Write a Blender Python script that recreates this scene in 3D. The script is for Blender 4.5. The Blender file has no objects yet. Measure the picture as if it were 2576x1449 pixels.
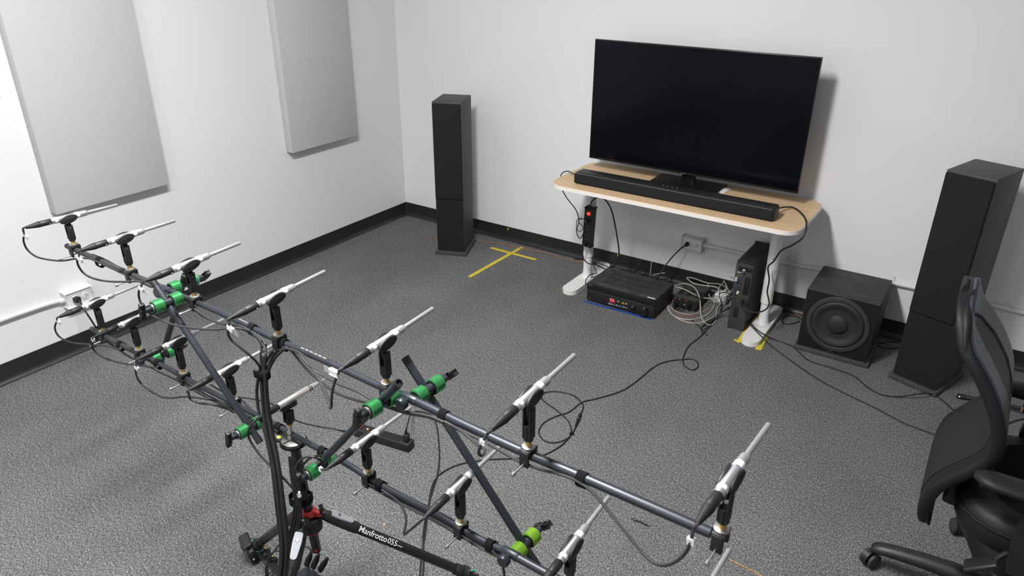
import bpy, bmesh, math, random
from mathutils import Vector, Matrix
random.seed(7)
PI = math.pi
S = bpy.context.scene
C = S.collection
# ---------------------------------------------------------------- camera
CX, CY, FP, H = 1288.0, 724.5, 1841.97, 1.9
_pi, _ro, _ya = 0.44511679, 0.0053387, -0.58755016
FW = Vector((math.sin(_ya)*math.cos(_pi), math.cos(_ya)*math.cos(_pi), -math.sin(_pi)))
_r = Vector((math.cos(_ya), -math.sin(_ya), 0)); _u = _r.cross(FW)
RT = _r*math.cos(_ro)+_u*math.sin(_ro); UP = -_r*math.sin(_ro)+_u*math.cos(_ro)
EYE = Vector((0, 0, H))
cam_d = bpy.data.cameras.new('camera'); cam = bpy.data.objects.new('camera', cam_d); C.objects.link(cam)
cam.matrix_world = Matrix(((RT.x, UP.x, -FW.x, 0), (RT.y, UP.y, -FW.y, 0), (RT.z, UP.z, -FW.z, H), (0, 0, 0, 1)))
cam_d.sensor_width = 36; cam_d.lens = FP/2576*36; cam_d.clip_start = 0.02
cam_d.dof.use_dof = True; cam_d.dof.focus_distance = 2.9; cam_d.dof.aperture_fstop = 8.0
S.camera = cam
# ---------------------------------------------------------------- light, world, exposure
S.view_settings.view_transform = 'Standard'; S.view_settings.look = 'None'
S.view_settings.exposure = 0.0; S.view_settings.gamma = 1.0; S.view_settings.use_curve_mapping = False
w = bpy.data.worlds.new('world'); S.world = w; w.use_nodes = True
w.node_tree.nodes['Background'].inputs[0].default_value = (0.8, 0.87, 1, 1)
w.node_tree.nodes['Background'].inputs[1].default_value = 0.5
def area(name, loc, sx, sy, power, col=(1, 0.993, 0.985)):
    l = bpy.data.lights.new(name, 'AREA'); l.shape = 'RECTANGLE'; l.size = sx; l.size_y = sy; l.energy = power; l.color = col
    o = bpy.data.objects.new(name, l); C.objects.link(o); o.location = loc
    return o
area('ceiling_lamp', (-1.42, 0.9, 2.96), 0.28, 1.2, 158)
area('ceiling_lamp', (-3.1, 1.4, 2.96), 0.28, 1.2, 7)
area('ceiling_lamp', (-1.5, -1.1, 2.96), 0.28, 1.2, 30)
# ---------------------------------------------------------------- pixel to world helpers
def ray(px, py): return FW*FP+RT*(px-CX)-UP*(py-CY)
def FL(px, py, z=0.0):
    d = ray(px, py); t = (z-H)/d.z; return EYE+d*t
def PY(px, py, y):
    d = ray(px, py); return EYE+d*(y/d.y)
def PX(px, py, x):
    d = ray(px, py); return EYE+d*(x/d.x)
PSI = 0.03985
DH = Vector((math.sin(PSI), math.cos(PSI), 0)); DX = Vector((math.cos(PSI), -math.sin(PSI), 0)); ZV = Vector((0, 0, 1))
OU, OL = 0.955, 0.98
def AP(px, py, o):
    d = ray(px, py); return EYE+d*(o/d.dot(DH))
# ---------------------------------------------------------------- materials
def newmat(name):
    m = bpy.data.materials.new(name); m.use_nodes = True
    return m, m.node_tree, m.node_tree.nodes['Principled BSDF']
def mat(name, col, rough=0.5, metal=0.0, spec=0.5, nscale=0, namt=0.15, bump=0.0, bscale=200, emit=None, es=1.0, alpha=1.0, coat=0):
    m, nt, b = newmat(name)
    b.inputs['Base Color'].default_value = (*col, 1); b.inputs['Roughness'].default_value = rough
    b.inputs['Metallic'].default_value = metal; b.inputs['Specular IOR Level'].default_value = spec
    if coat: b.inputs['Coat Weight'].default_value = coat
    tc = nt.nodes.new('ShaderNodeTexCoord')
    if nscale:
        n = nt.nodes.new('ShaderNodeTexNoise'); n.inputs['Scale'].default_value = nscale; n.inputs['Detail'].default_value = 4
        r = nt.nodes.new('ShaderNodeValToRGB')
        r.color_ramp.elements[0].position = 0.3; r.color_ramp.elements[1].position = 0.7
        r.color_ramp.elements[0].color = (*[c*(1-namt) for c in col], 1); r.color_ramp.elements[1].color = (*[min(1, c*(1+namt)) for c in col], 1)
        nt.links.new(tc.outputs['Object'], n.inputs['Vector']); nt.links.new(n.outputs['Fac'], r.inputs['Fac']); nt.links.new(r.outputs['Color'], b.inputs['Base Color'])
    if bump:
        n2 = nt.nodes.new('ShaderNodeTexNoise'); n2.inputs['Scale'].default_value = bscale; n2.inputs['Detail'].default_value = 3
        bp = nt.nodes.new('ShaderNodeBump'); bp.inputs['Strength'].default_value = bump; bp.inputs['Distance'].default_value = 0.002
        nt.links.new(tc.outputs['Object'], n2.inputs['Vector']); nt.links.new(n2.outputs['Fac'], bp.inputs['Height']); nt.links.new(bp.outputs['Normal'], b.inputs['Normal'])
    if emit:
        b.inputs['Emission Color'].default_value = (*emit, 1); b.inputs['Emission Strength'].default_value = es
    if alpha < 1: b.inputs['Alpha'].default_value = alpha
    return m
def carpet():
    m, nt, b = newmat('carpet'); N = nt.nodes.new; L = nt.links.new
    tc = N('ShaderNodeTexCoord'); mp = N('ShaderNodeMapping'); mp.inputs['Scale'].default_value = (1, 0.6, 1)
    mp.inputs['Rotation'].default_value = (0, 0, 0.12)
    L(tc.outputs['Object'], mp.inputs['Vector'])
    n1 = N('ShaderNodeTexNoise'); n1.inputs['Scale'].default_value = 290; n1.inputs['Detail'].default_value = 4; n1.inputs['Roughness'].default_value = 0.85
    n2 = N('ShaderNodeTexNoise'); n2.inputs['Scale'].default_value = 3; n2.inputs['Detail'].default_value = 5
    n3 = N('ShaderNodeTexNoise'); n3.inputs['Scale'].default_value = 125; n3.inputs['Detail'].default_value = 2; n3.inputs['Roughness'].default_value = 0.7
    for n in (n1, n2, n3): L(mp.outputs[0], n.inputs['Vector'])
    r = N('ShaderNodeValToRGB'); e = r.color_ramp.elements
    e[0].position = 0.38; e[0].color = (0.030, 0.030, 0.0305, 1); e[1].position = 0.64; e[1].color = (0.37, 0.37, 0.365, 1)
    k = e.new(0.5); k.color = (0.100, 0.100, 0.1005, 1)
    L(n1.outputs['Fac'], r.inputs['Fac'])
    mx = N('ShaderNodeMix'); mx.data_type = 'RGBA'; mx.blend_type = 'MULTIPLY'; mx.inputs[0].default_value = 1
    r2 = N('ShaderNodeValToRGB'); r2.color_ramp.elements[0].position = 0.38; r2.color_ramp.elements[0].color = (0.70, 0.70, 0.70, 1)
    r2.color_ramp.elements[1].position = 0.62; r2.color_ramp.elements[1].color = (1.26, 1.26, 1.25, 1)
    ad = N('ShaderNodeMath'); ad.operation = 'MULTIPLY_ADD'; ad.inputs[1].default_value = 0.75; 
    L(n3.outputs['Fac'], ad.inputs[0]); 
    ad2 = N('ShaderNodeMath'); ad2.operation = 'MULTIPLY'; ad2.inputs[1].default_value = 0.25; L(n2.outputs['Fac'], ad2.inputs[0]); L(ad2.outputs[0], ad.inputs[2])
    L(ad.outputs[0], r2.inputs['Fac'])
    L(r.outputs['Color'], mx.inputs[6]); L(r2.outputs['Color'], mx.inputs[7]); L(mx.outputs[2], b.inputs['Base Color'])
    b.inputs['Roughness'].default_value = 0.95; b.inputs['Specular IOR Level'].default_value = 0.1
    bp = N('ShaderNodeBump'); bp.inputs['Strength'].default_value = 0.35; bp.inputs['Distance'].default_value = 0.002
    L(n1.outputs['Fac'], bp.inputs['Height']); L(bp.outputs['Normal'], b.inputs['Normal'])
    return m
def wallmat(name, specks=False):
    m, nt, b = newmat(name); N = nt.nodes.new; L = nt.links.new
    tc = N('ShaderNodeTexCoord')
    n = N('ShaderNodeTexNoise'); n.inputs['Scale'].default_value = 1.6; n.inputs['Detail'].default_value = 6
    r = N('ShaderNodeValToRGB'); r.color_ramp.elements[0].position = 0.3; r.color_ramp.elements[1].position = 0.75
    r.color_ramp.elements[0].color = (0.735, 0.735, 0.75, 1); r.color_ramp.elements[1].color = (0.77, 0.77, 0.782, 1)
    L(tc.outputs['Object'], n.inputs['Vector']); L(n.outputs['Fac'], r.inputs['Fac'])
    out = r.outputs['Color']
    if specks:
        v = N('ShaderNodeTexVoronoi'); v.inputs['Scale'].default_value = 19; v.inputs['Randomness'].default_value = 1
        L(tc.outputs['Object'], v.inputs['Vector'])
        lt = N('ShaderNodeMath'); lt.operation = 'LESS_THAN'; lt.inputs[1].default_value = 0.055; L(v.outputs['Distance'], lt.inputs[0])
        n5 = N('ShaderNodeTexNoise'); n5.inputs['Scale'].default_value = 5; L(tc.outputs['Object'], n5.inputs['Vector'])
        gt = N('ShaderNodeMath'); gt.operation = 'GREATER_THAN'; gt.inputs[1].default_value = 0.56; L(n5.outputs['Fac'], gt.inputs[0])
        sp = N('ShaderNodeSeparateXYZ'); L(tc.outputs['Object'], sp.inputs[0])
        ly = N('ShaderNodeMath'); ly.operation = 'LESS_THAN'; ly.inputs[1].default_value = 1.75; L(sp.outputs['Y'], ly.inputs[0])
        m1 = N('ShaderNodeMath'); m1.operation = 'MULTIPLY'; L(lt.outputs[0], m1.inputs[0]); L(gt.outputs[0], m1.inputs[1])
        m2 = N('ShaderNodeMath'); m2.operation = 'MULTIPLY'; L(m1.outputs[0], m2.inputs[0]); L(ly.outputs[0], m2.inputs[1])
        m3 = N('ShaderNodeMath'); m3.operation = 'MULTIPLY'; m3.inputs[1].default_value = 0.6; L(m2.outputs[0], m3.inputs[0])
        mx = N('ShaderNodeMix'); mx.data_type = 'RGBA'; L(m3.outputs[0], mx.inputs[0]); L(out, mx.inputs[6]); mx.inputs[7].default_value = (0.3, 0.3, 0.3, 1)
        out = mx.outputs[2]
    L(out, b.inputs['Base Color']); b.inputs['Roughness'].default_value = 0.55; b.inputs['Specular IOR Level'].default_value = 0.3
    n2 = N('ShaderNodeTexNoise'); n2.inputs['Scale'].default_value = 60; n2.inputs['Detail'].default_value = 4; L(tc.outputs['Object'], n2.inputs['Vector'])
    bp = N('ShaderNodeBump'); bp.inputs['Strength'].default_value = 0.12; bp.inputs['Distance'].default_value = 0.002
    L(n2.outputs['Fac'], bp.inputs['Height']); L(bp.outputs['Normal'], b.inputs['Normal'])
    return m
def woodmat(name, ca, cb, scale=(1, 14, 14), rough=0.45, freq=6):
    m, nt, b = newmat(name); N = nt.nodes.new; L = nt.links.new
    tc = N('ShaderNodeTexCoord'); mp = N('ShaderNodeMapping'); mp.inputs['Scale'].default_value = scale; L(tc.outputs['Object'], mp.inputs[0])
    n = N('ShaderNodeTexNoise'); n.inputs['Scale'].default_value = freq; n.inputs['Detail'].default_value = 6; n.inputs['Distortion'].default_value = 0.6; L(mp.outputs[0], n.inputs['Vector'])
    r = N('ShaderNodeValToRGB'); r.color_ramp.elements[0].position = 0.3; r.color_ramp.elements[1].position = 0.7
    r.color_ramp.elements[0].color = (*ca, 1); r.color_ramp.elements[1].color = (*cb, 1)
    L(n.outputs['Fac'], r.inputs['Fac']); L(r.outputs['Color'], b.inputs['Base Color']); b.inputs['Roughness'].default_value = rough
    return m
def weave(name, ca, cb, scale=700, rough=0.9, strength=0.5):
    m, nt, b = newmat(name); N = nt.nodes.new; L = nt.links.new
    tc = N('ShaderNodeTexCoord'); wv = N('ShaderNodeTexWave'); wv.inputs['Scale'].default_value = scale/6.28; wv.bands_direction = 'Z'; wv.inputs['Distortion'].default_value = 0.5
    n = N('ShaderNodeTexNoise'); n.inputs['Scale'].default_value = scale; L(tc.outputs['Object'], wv.inputs['Vector']); L(tc.outputs['Object'], n.inputs['Vector'])
    mu = N('ShaderNodeMath'); mu.operation = 'MULTIPLY'; L(wv.outputs['Fac'], mu.inputs[0]); L(n.outputs['Fac'], mu.inputs[1])
    r = N('ShaderNodeValToRGB'); r.color_ramp.elements[0].color = (*ca, 1); r.color_ramp.elements[1].color = (*cb, 1); r.color_ramp.elements[1].position = 0.6
    L(mu.outputs[0], r.inputs['Fac']); L(r.outputs['Color'], b.inputs['Base Color']); b.inputs['Roughness'].default_value = rough; b.inputs['Specular IOR Level'].default_value = 0.2
    bp = N('ShaderNodeBump'); bp.inputs['Strength'].default_value = strength; bp.inputs['Distance'].default_value = 0.001
    L(mu.outputs[0], bp.inputs['Height']); L(bp.outputs['Normal'], b.inputs['Normal'])
    return m
M = dict(
 carpet=carpet(), wall=wallmat('wall_paint', True), wallb=wallmat('wall_paint_back'),
 ceil=mat('ceiling_paint', (0.72, 0.72, 0.72), 0.9),
 panel=mat('panel_fabric', (0.52, 0.525, 0.52), 0.95, spec=0.1, nscale=40, namt=0.02, bump=0.4, bscale=500),
 vinyl=mat('baseboard_vinyl', (0.017, 0.017, 0.017), 0.42, nscale=8, namt=0.2),
 whitep=mat('white_plastic', (0.68, 0.68, 0.68), 0.4), pipe=mat('painted_pipe', (0.66, 0.66, 0.67), 0.45, nscale=12, namt=0.04),
 birch=woodmat('birch_veneer', (0.57, 0.39, 0.22), (0.67, 0.49, 0.30), (1.2, 12, 12)),
 whitem=mat('white_metal', (0.72, 0.715, 0.70), 0.42, nscale=10, namt=0.02),
 edge=mat('desk_edge', (0.78, 0.74, 0.68), 0.5),
 blackwood=woodmat('black_ash_veneer', (0.034, 0.034, 0.035), (0.060, 0.060, 0.061), (18, 18, 1.2), 0.6, 5),
 grille=mat('grille_cloth', (0.019, 0.019, 0.020), 0.95, spec=0.15, bump=0.6, bscale=900),
 black=mat('black_plastic', (0.011, 0.011, 0.012), 0.48, nscale=20, namt=0.15),
 blackm=mat('matt_black', (0.008, 0.008, 0.008), 0.7, spec=0.3, nscale=30, namt=0.2),
 dusty=mat('dusty_black_metal', (0.037, 0.037, 0.0375), 0.7, nscale=14, namt=0.3, spec=0.35),
 gloss=mat('gloss_black', (0.010, 0.010, 0.011), 0.25),
 rubber=mat('cable_rubber', (0.012, 0.012, 0.013), 0.6, spec=0.4),
 cablegrey=mat('grey_cable_rubber', (0.024, 0.0245, 0.026), 0.6),
 screen=mat('screen_glass', (0.0032, 0.0034, 0.0055), 0.12, spec=0.12),
 tvframe=mat('dark_frame_metal', (0.012, 0.012, 0.013), 0.3, metal=0.4),
 cloth=mat('soundbar_cloth', (0.016, 0.0175, 0.020), 0.9, spec=0.2, bump=0.7, bscale=1100),
 subgrey=mat('woofer_frame', (0.026, 0.026, 0.027), 0.6), cone=mat('woofer_cone', (0.014, 0.014, 0.015), 0.65, nscale=40, namt=0.1),
 chrome=mat('chrome', (0.7, 0.7, 0.7), 0.2, metal=1), steel=mat('brushed_steel', (0.52, 0.51, 0.49), 0.38, metal=1, nscale=60, namt=0.1),
 silver=mat('satin_silver_paint', (0.50, 0.51, 0.53), 0.36, metal=0.75, nscale=50, namt=0.04),
 nickel=mat('polished_nickel', (0.72, 0.69, 0.66), 0.36, metal=0.9),
 brass=mat('brass', (0.72, 0.50, 0.20), 0.32, metal=0.85), labelw=mat('white_label', (0.82, 0.82, 0.83), 0.6),
 clear=mat('clear_label_film', (0.75, 0.77, 0.8), 0.25, alpha=0.22),
 bar=mat('blue_black_anodised', (0.030, 0.035, 0.044), 0.36, metal=0.35, nscale=25, namt=0.12),
 bargrey=mat('worn_black_tube', (0.028, 0.029, 0.031), 0.6, nscale=40, namt=0.25),
 green=mat('green_anodised', (0.055, 0.31, 0.10), 0.3, metal=0.7, nscale=30, namt=0.05),
 lime=mat('lime_anodised', (0.26, 0.52, 0.05), 0.3, metal=0.7, nscale=30, namt=0.05),
 velcro=mat('velcro_strap', (0.011, 0.011, 0.012), 0.98, spec=0.1, bump=0.8, bscale=700),
 red=mat('red_plastic', (0.42, 0.03, 0.025), 0.35), redglow=mat('red_lit_switch', (0.5, 0.04, 0.02), 0.3, emit=(1, 0.10, 0.03), es=0.9),
 led=mat('orange_led', (1, 0.2, 0.05), 0.3, emit=(1, 0.25, 0.08), es=4.0),
 ytape=mat('yellow_tape', (0.62, 0.50, 0.04), 0.6, nscale=30, namt=0.12), btape=mat('blue_tape', (0.008, 0.055, 0.30), 0.55, nscale=30, namt=0.2),
 beige=mat('beige_cable', (0.40, 0.375, 0.33), 0.5), copper=mat('copper_speaker_wire', (0.42, 0.19, 0.12), 0.4, metal=0.3),
 leather=mat('black_leather', (0.011, 0.0115, 0.0135), 0.5, spec=0.22, bump=0.25, bscale=350, nscale=8, namt=0.15),
 leather_sheen=mat('leather_blue_sheen', (0.022, 0.029, 0.041), 0.42, bump=0.2, bscale=350, nscale=6, namt=0.25),  # dark leather with the bluish sheen of reflected light put into its colour
 meshf=weave('chair_mesh', (0.004, 0.004, 0.005), (0.034, 0.034, 0.038), 1400), fabric=mat('seat_fabric', (0.010, 0.010, 0.011), 0.95, spec=0.1, bump=0.5, bscale=600),
 gcord=mat('green_rope', (0.01, 0.24, 0.12), 0.8, nscale=200, namt=0.6),
 printw=mat('white_print', (0.75, 0.75, 0.75), 0.6), printred=mat('red_print', (0.5, 0.02, 0.03), 0.5), printo=mat('orange_print', (0.7, 0.3, 0.03), 0.5), printb=mat('blue_print', (0.05, 0.25, 0.6), 0.5),
 printg=mat('grey_print', (0.25, 0.25, 0.25), 0.6), greyplug=mat('grey_plastic', (0.35, 0.35, 0.35), 0.5), level=mat('level_vial', (0.55, 0.65, 0.08), 0.2),
 blueport=mat('blue_port', (0.02, 0.12, 0.6), 0.4), greenport=mat('green_port', (0.1, 0.5, 0.05), 0.4, emit=(0.2, 0.9, 0.1), es=0.5), goldp=mat('gold_plug', (0.75, 0.5, 0.18), 0.3, metal=0.9),
 darkhole=mat('dark_hole', (0.003, 0.003, 0.003), 0.9), orangew=mat('orange_thread', (0.55, 0.27, 0.10), 0.8, nscale=150, namt=0.4), straw=mat('tan_fibre', (0.35, 0.25, 0.15), 0.9),
 lev=mat('silver_lever_plastic', (0.42, 0.44, 0.47), 0.35, metal=0.4),
)
# ---------------------------------------------------------------- mesh builder
def frame(axis, ref=None):
    a = Vector(axis).normalized()
    if ref is None: ref = ZV if abs(a.z) < 0.9 else Vector((1, 0, 0))
    x = Vector(ref)-a*Vector(ref).dot(a)
    if x.length < 1e-6: x = Vector((1, 0, 0))-a*a.x
    x.normalize(); y = a.cross(x)
    return x, y, a
class MB:
    def __init__(s): s.b = bmesh.new()
    def ring(s, c, x, y, rx, ry=None, n=16, ph=0):
        ry = rx if ry is None else ry
        return [s.b.verts.new(c+x*rx*math.cos(ph+2*PI*i/n)+y*ry*math.sin(ph+2*PI*i/n)) for i in range(n)]
    def skin(s, rings, cap0=True, cap1=True, closed=False):
        n = len(rings[0])
        prs = list(zip(rings, rings[1:]))+([(rings[-1], rings[0])] if closed else [])
        for A, B in prs:
            for i in range(n): s.b.faces.new((A[i], A[(i+1) % n], B[(i+1) % n], B[i]))
        if not closed:
            if cap0: s.b.faces.new(rings[0][::-1])
            if cap1: s.b.faces.new(rings[-1])
        return s
    def lathe(s, o, axis, prof, n=20, cap0=True, cap1=True, ref=None):
        x, y, a = frame(axis, ref); o = Vector(o)
        return s.skin([s.ring(o+a*t, x, y, max(r, 1e-4), None, n) for r, t in prof], cap0, cap1)
    def cyl(s, p0, p1, r, n=14, r1=None):
        p0 = Vector(p0); p1 = Vector(p1); L = (p1-p0).length
        return s.lathe(p0, p1-p0, [(r, 0), (r if r1 is None else r1, L)], n)
    def box(s, c, size, rot=None, bev=0.0, seg=2):
        r = bmesh.ops.create_cube(s.b, size=1.0); vs = r['verts']
        R = rot if rot is not None else Matrix.Identity(3)
        for v in vs: v.co = R @ Vector((v.co.x*size[0], v.co.y*size[1], v.co.z*size[2])) + Vector(c)
        if bev > 0:
            es = list({e for v in vs for e in v.link_edges})
            bmesh.ops.bevel(s.b, geom=es, offset=bev, segments=seg, profile=0.5, affect='EDGES')
        return s
    def prism(s, pts, vec):   # polygon points (3d) extruded along vec
        a = [s.b.verts.new(Vector(p)) for p in pts]; b = [s.b.verts.new(Vector(p)+Vector(vec)) for p in pts]; n = len(a)
        s.b.faces.new(a[::-1]); s.b.faces.new(b)
        for i in range(n): s.b.faces.new((a[i], a[(i+1) % n], b[(i+1) % n], b[i]))
        return s
    def tube(s, pts, r, n=8, step=None, cap=True, ry=None):
        P = spline(pts, step) if step != 0 else [Vector(p) for p in pts]
        T = []
        for i in range(len(P)):
            t = P[min(i+1, len(P)-1)]-P[max(i-1, 0)]
            T.append(t.normalized() if t.length > 1e-9 else Vector((1, 0, 0)))
        x, y, a = frame(T[0]); rings = []
        for p, t in zip(P, T):
            x = (x-t*x.dot(t)); x = x.normalized() if x.length > 1e-6 else frame(t)[0]; y = t.cross(x)
            rings.append(s.ring(p, x, y, r, ry, n))
        return s.skin(rings, cap, cap)
    def disc(s, c, axis, r, n=20):
        x, y, a = frame(axis); s.b.faces.new(s.ring(Vector(c), x, y, r, None, n)); return s
    def quad(s, *p): s.b.faces.new([s.b.verts.new(Vector(q)) for q in p]); return s
    def build(s, name, m, parent=None, smooth=38):
        bmesh.ops.recalc_face_normals(s.b, faces=s.b.faces[:])
        off = wloc(parent) if parent else Vector((0, 0, 0))
        for v in s.b.verts: v.co -= off
        me = bpy.data.meshes.new(name); s.b.to_mesh(me); s.b.free()
        me.materials.append(M[m] if isinstance(m, str) else m)
        if smooth:
            for p in me.polygons: p.use_smooth = True
            me.set_sharp_from_angle(angle=math.radians(smooth))
        o = bpy.data.objects.new(name, me); C.objects.link(o)
        if parent: o.parent = parent
        return o
def wloc(o):
    v = Vector((0, 0, 0))
    while o: v += o.location; o = o.parent
    return v
def spline(pts, step=None):
    P = [Vector(p) for p in pts]
    if len(P) < 3: return P
    out = []; E = [P[0]*2-P[1]]+P+[P[-1]*2-P[-2]]
    for i in range(1, len(E)-2):
        a, b, c, d = E[i-1:i+3]; L = (c-b).length
        k = max(2, min(10, int(L/(step or 0.018))+1))
        # centripetal-ish catmull rom
        for j in range(k):
            t = j/k
            out.append(0.5*((2*b)+(c-a)*t+(2*a-5*b+4*c-d)*t*t+(3*b-a-3*c+d)*t**3))
    out.append(P[-1]); return out
def thing(name, loc, label, cat, group=None):
    o = bpy.data.objects.new(name, None); C.objects.link(o); o.location = Vector(loc); o.empty_display_size = 0.05
    o['label'] = label; o['category'] = cat
    if group: o['group'] = group
    return o
def tag(o, label, cat, group=None):
    o['label'] = label; o['category'] = cat
    if group: o['group'] = group
    return o
def struct(o): o['kind'] = 'structure'; return o
def lab(o, label): o['label'] = label; return o
def rotz(a): return Matrix.Rotation(a, 3, 'Z')
def text(name, body, c, xdir, ydir, h, m, parent, bold=0.0, align='CENTER', sx=1.0):
    cu = bpy.data.curves.new(name, 'FONT'); cu.body = body; cu.size = 1; cu.align_x = align; cu.align_y = 'CENTER'; cu.extrude = 0.01; cu.offset = bold; cu.resolution_u = 3
    t = bpy.data.objects.new(name, cu); me = bpy.data.meshes.new_from_object(t); bpy.data.objects.remove(t)
    X = Vector(xdir).normalized(); Y = Vector(ydir).normalized(); Z = X.cross(Y)
    off = wloc(parent); k = h/0.7
    for v in me.vertices:
        v.co = Vector(c)+X*v.co.x*k*sx+Y*v.co.y*k+Z*v.co.z*k*0.4-off
    me.materials.clear(); me.materials.append(M[m])
    o = bpy.data.objects.new(name, me); C.objects.link(o); o.parent = parent
    return o
# ================================================================ ROOM
WY, WX, CZ = 3.95, -3.6, 3.0
struct(MB().box((-0.3, 1.0, -0.05), (6.8, 6.1, 0.1)).build('floor', 'carpet', smooth=0))
struct(MB().box((WX-0.05, 1.0, CZ/2), (0.1, 6.1, CZ)).build('wall_left', 'wall', smooth=0))
struct(MB().box((-0.3, WY+0.05, CZ/2), (6.8, 0.1, CZ)).build('wall_back', 'wallb', smooth=0))
struct(MB().box((2.95, 1.0, CZ/2), (0.1, 6.1, CZ)).build('wall_right', 'wallb', smooth=0))
struct(MB().box((-0.3, -2.0, CZ/2), (6.8, 0.1, CZ)).build('wall_front', 'wallb', smooth=0))
struct(MB().box((-0.3, 1.0, CZ+0.05), (6.8, 6.1, 0.1)).build('ceiling', 'ceil', smooth=0))
prof = [(0, 0), (0, 0.096), (0.002, 0.099), (0.0045, 0.098), (0.0045, 0.035), (0.006, 0.022), (0.010, 0.012), (0.016, 0.006), (0.022, 0.003), (0.022, 0)]
struct(MB().prism([(WX+a, -1.95, z) for a, z in prof], (0, 1.95+WY-0.001, 0)).build('baseboard_left', 'vinyl'))
xs = PY(1637, 680, WY).x
struct(MB().prism([(WX, WY-a, z) for a, z in prof], (xs-WX-0.002, 0, 0)).build('baseboard_back', 'vinyl'))
struct(MB().prism([(xs+0.003, WY-a, z) for a, z in prof], (2.9-xs-0.003, 0, 0)).build('baseboard_back', 'vinyl'))
# rounded inside corner of the vinyl base
MBc = MB(); rr = 0.02
poly = [(WX+0.0045, WY-0.0045, 0)]+[(WX+0.0045+rr-rr*math.sin(t), WY-0.0045-rr+rr*math.cos(t), 0) for t in [i*PI/12 for i in range(7)]]
struct(MBc.prism(poly, (0, 0, 0.098)).build('baseboard_corner', 'vinyl'))
# ---- acoustic panels on the left wall
def panel(y0, y1, z0, z1, th, label):
    t = thing('acoustic_panel', (WX, (y0+y1)/2, z0), label, 'wall panel', 'acoustic panels on the left wall')
    MB().box((WX+0.004+th/2, (y0+y1)/2, (z0+z1)/2), (th, y1-y0, z1-z0), bev=0.003).build('fabric_face', 'panel', t)
    MB().box((WX+0.003, (y0+y1)/2, (z0+z1)/2+0.02), (0.006, y1-y0-0.1, z1-z0-0.14)).build('mounting_board', 'whitem', t, 0)
TH = 0.055; FX = WX+0.004+TH
a = PX(143, 541, FX); b = PX(426, 463, FX)
panel(a.y, b.y, (a.z+b.z)/2, (a.z+b.z)/2+1.55, TH, 'large white fabric acoustic panel, the nearer one at the left edge')
a = PX(736, 383.6, FX); b = PX(900.7, 342.3, FX)
panel(a.y, b.y, (a.z+b.z)/2, (a.z+b.z)/2+1.55, TH, 'narrower looking white fabric acoustic panel nearer the room corner')
# ---- conduits and outlets
def outlet(c, n, along, label, grp=True):
    t = thing('wall_outlet', c, label, 'power outlet', 'surface outlets')
    c = Vector(c); n = Vector(n); al = Vector(along); R = Matrix((al, n, ZV)).transposed()
    MB().box(c+n*0.024, (0.122, 0.048, 0.076), R, 0.007, 3).build('box', 'whitep', t)
    for s in (-1, 1):
        cc = c+n*0.048+al*s*0.024
        f = MB().lathe(cc, n, [(0.0175, 0), (0.0175, 0.003), (0.0165, 0.004)], 24).build('receptacle', 'whitep', t)
        m = MB()
        for q in (-1, 1): m.box(cc+n*0.0045+al*0.001+ZV*q*0.0055, (0.007, 0.001, 0.0018), R)
        m.cyl(cc+n*0.004-al*0.009*s*0+al*0.009, cc+n*0.005+al*0.009, 0.0024, 8)
        m.build('slot', 'darkhole', f, 0)
    MB().cyl(c+n*0.048, c+n*0.0505, 0.003, 10).build('screw', 'greyplug', t)
    return t
oc = PY(1743, 612, WY-0.03); OBK = Vector((oc.x, WY, oc.z))
outlet(OBK, (0, -1, 0), (1, 0, 0), 'white surface mounted outlet box on the back wall under the desk')
ol = PX(197, 745, WX+0.03); OLF = Vector((WX, ol.y, ol.z))
outlet(OLF, (1, 0, 0), (0, 1, 0), 'white surface mounted outlet box on the left wall behind the microphones')
t = thing('conduit', (OBK.x+0.06, WY, OBK.z), 'thin white conduit pipe running right along the back wall', 'conduit')
pp = [PY(q[0], q[1], WY-0.014) for q in [(1768, 629), (1988, 664), (2052, 676), (2243, 712), (2350, 735), (2533, 777), (2576, 787)]]
pp = [Vector((OBK.x+0.058, WY-0.014, OBK.z-0.004))]+pp[1:]+[pp[-1]+Vector((1.2, 0, 0.01))]
MB().tube(pp, 0.0115, 12).build('pipe', 'pipe', t)
for q in [(2243, 712), (1978, 662), (2533, 777)]:
    p = PY(q[0], q[1], WY-0.014)
    MB().lathe(p-Vector((0.009, 0, 0)), (1, 0, 0), [(0.0145, 0), (0.0145, 0.018)], 14).box(p+Vector((0, 0.011, 0.02)), (0.018, 0.003, 0.03)).build('pipe_strap', 'pipe', t)
p = Vector((OBK.x+0.06, WY-0.014, OBK.z-0.004)); MB().lathe(p, (1, 0, 0), [(0.015, 0), (0.015, 0.012), (0.013, 0.014), (0.013, 0.026)], 14).build('coupling', 'pipe', t)
t = thing('conduit', (WX, OLF.y-0.06, OLF.z), 'white conduit pipe running along the left wall to the image edge', 'conduit')
pp = [Vector((WX+0.014, OLF.y-0.058, OLF.z)), PX(120, 765, WX+0.014), PX(60, 785, WX+0.014), PX(0, 806, WX+0.014)]
pp.append(pp[-1]+(pp[-1]-pp[-2])*6)
MB().tube(pp, 0.0115, 12).build('pipe', 'pipe', t)
MB().lathe((WX+0.014, OLF.y-0.06, OLF.z), (0, -1, 0), [(0.015, 0), (0.015, 0.012), (0.013, 0.014), (0.013, 0.026)], 14).build('coupling', 'pipe', t)
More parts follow.
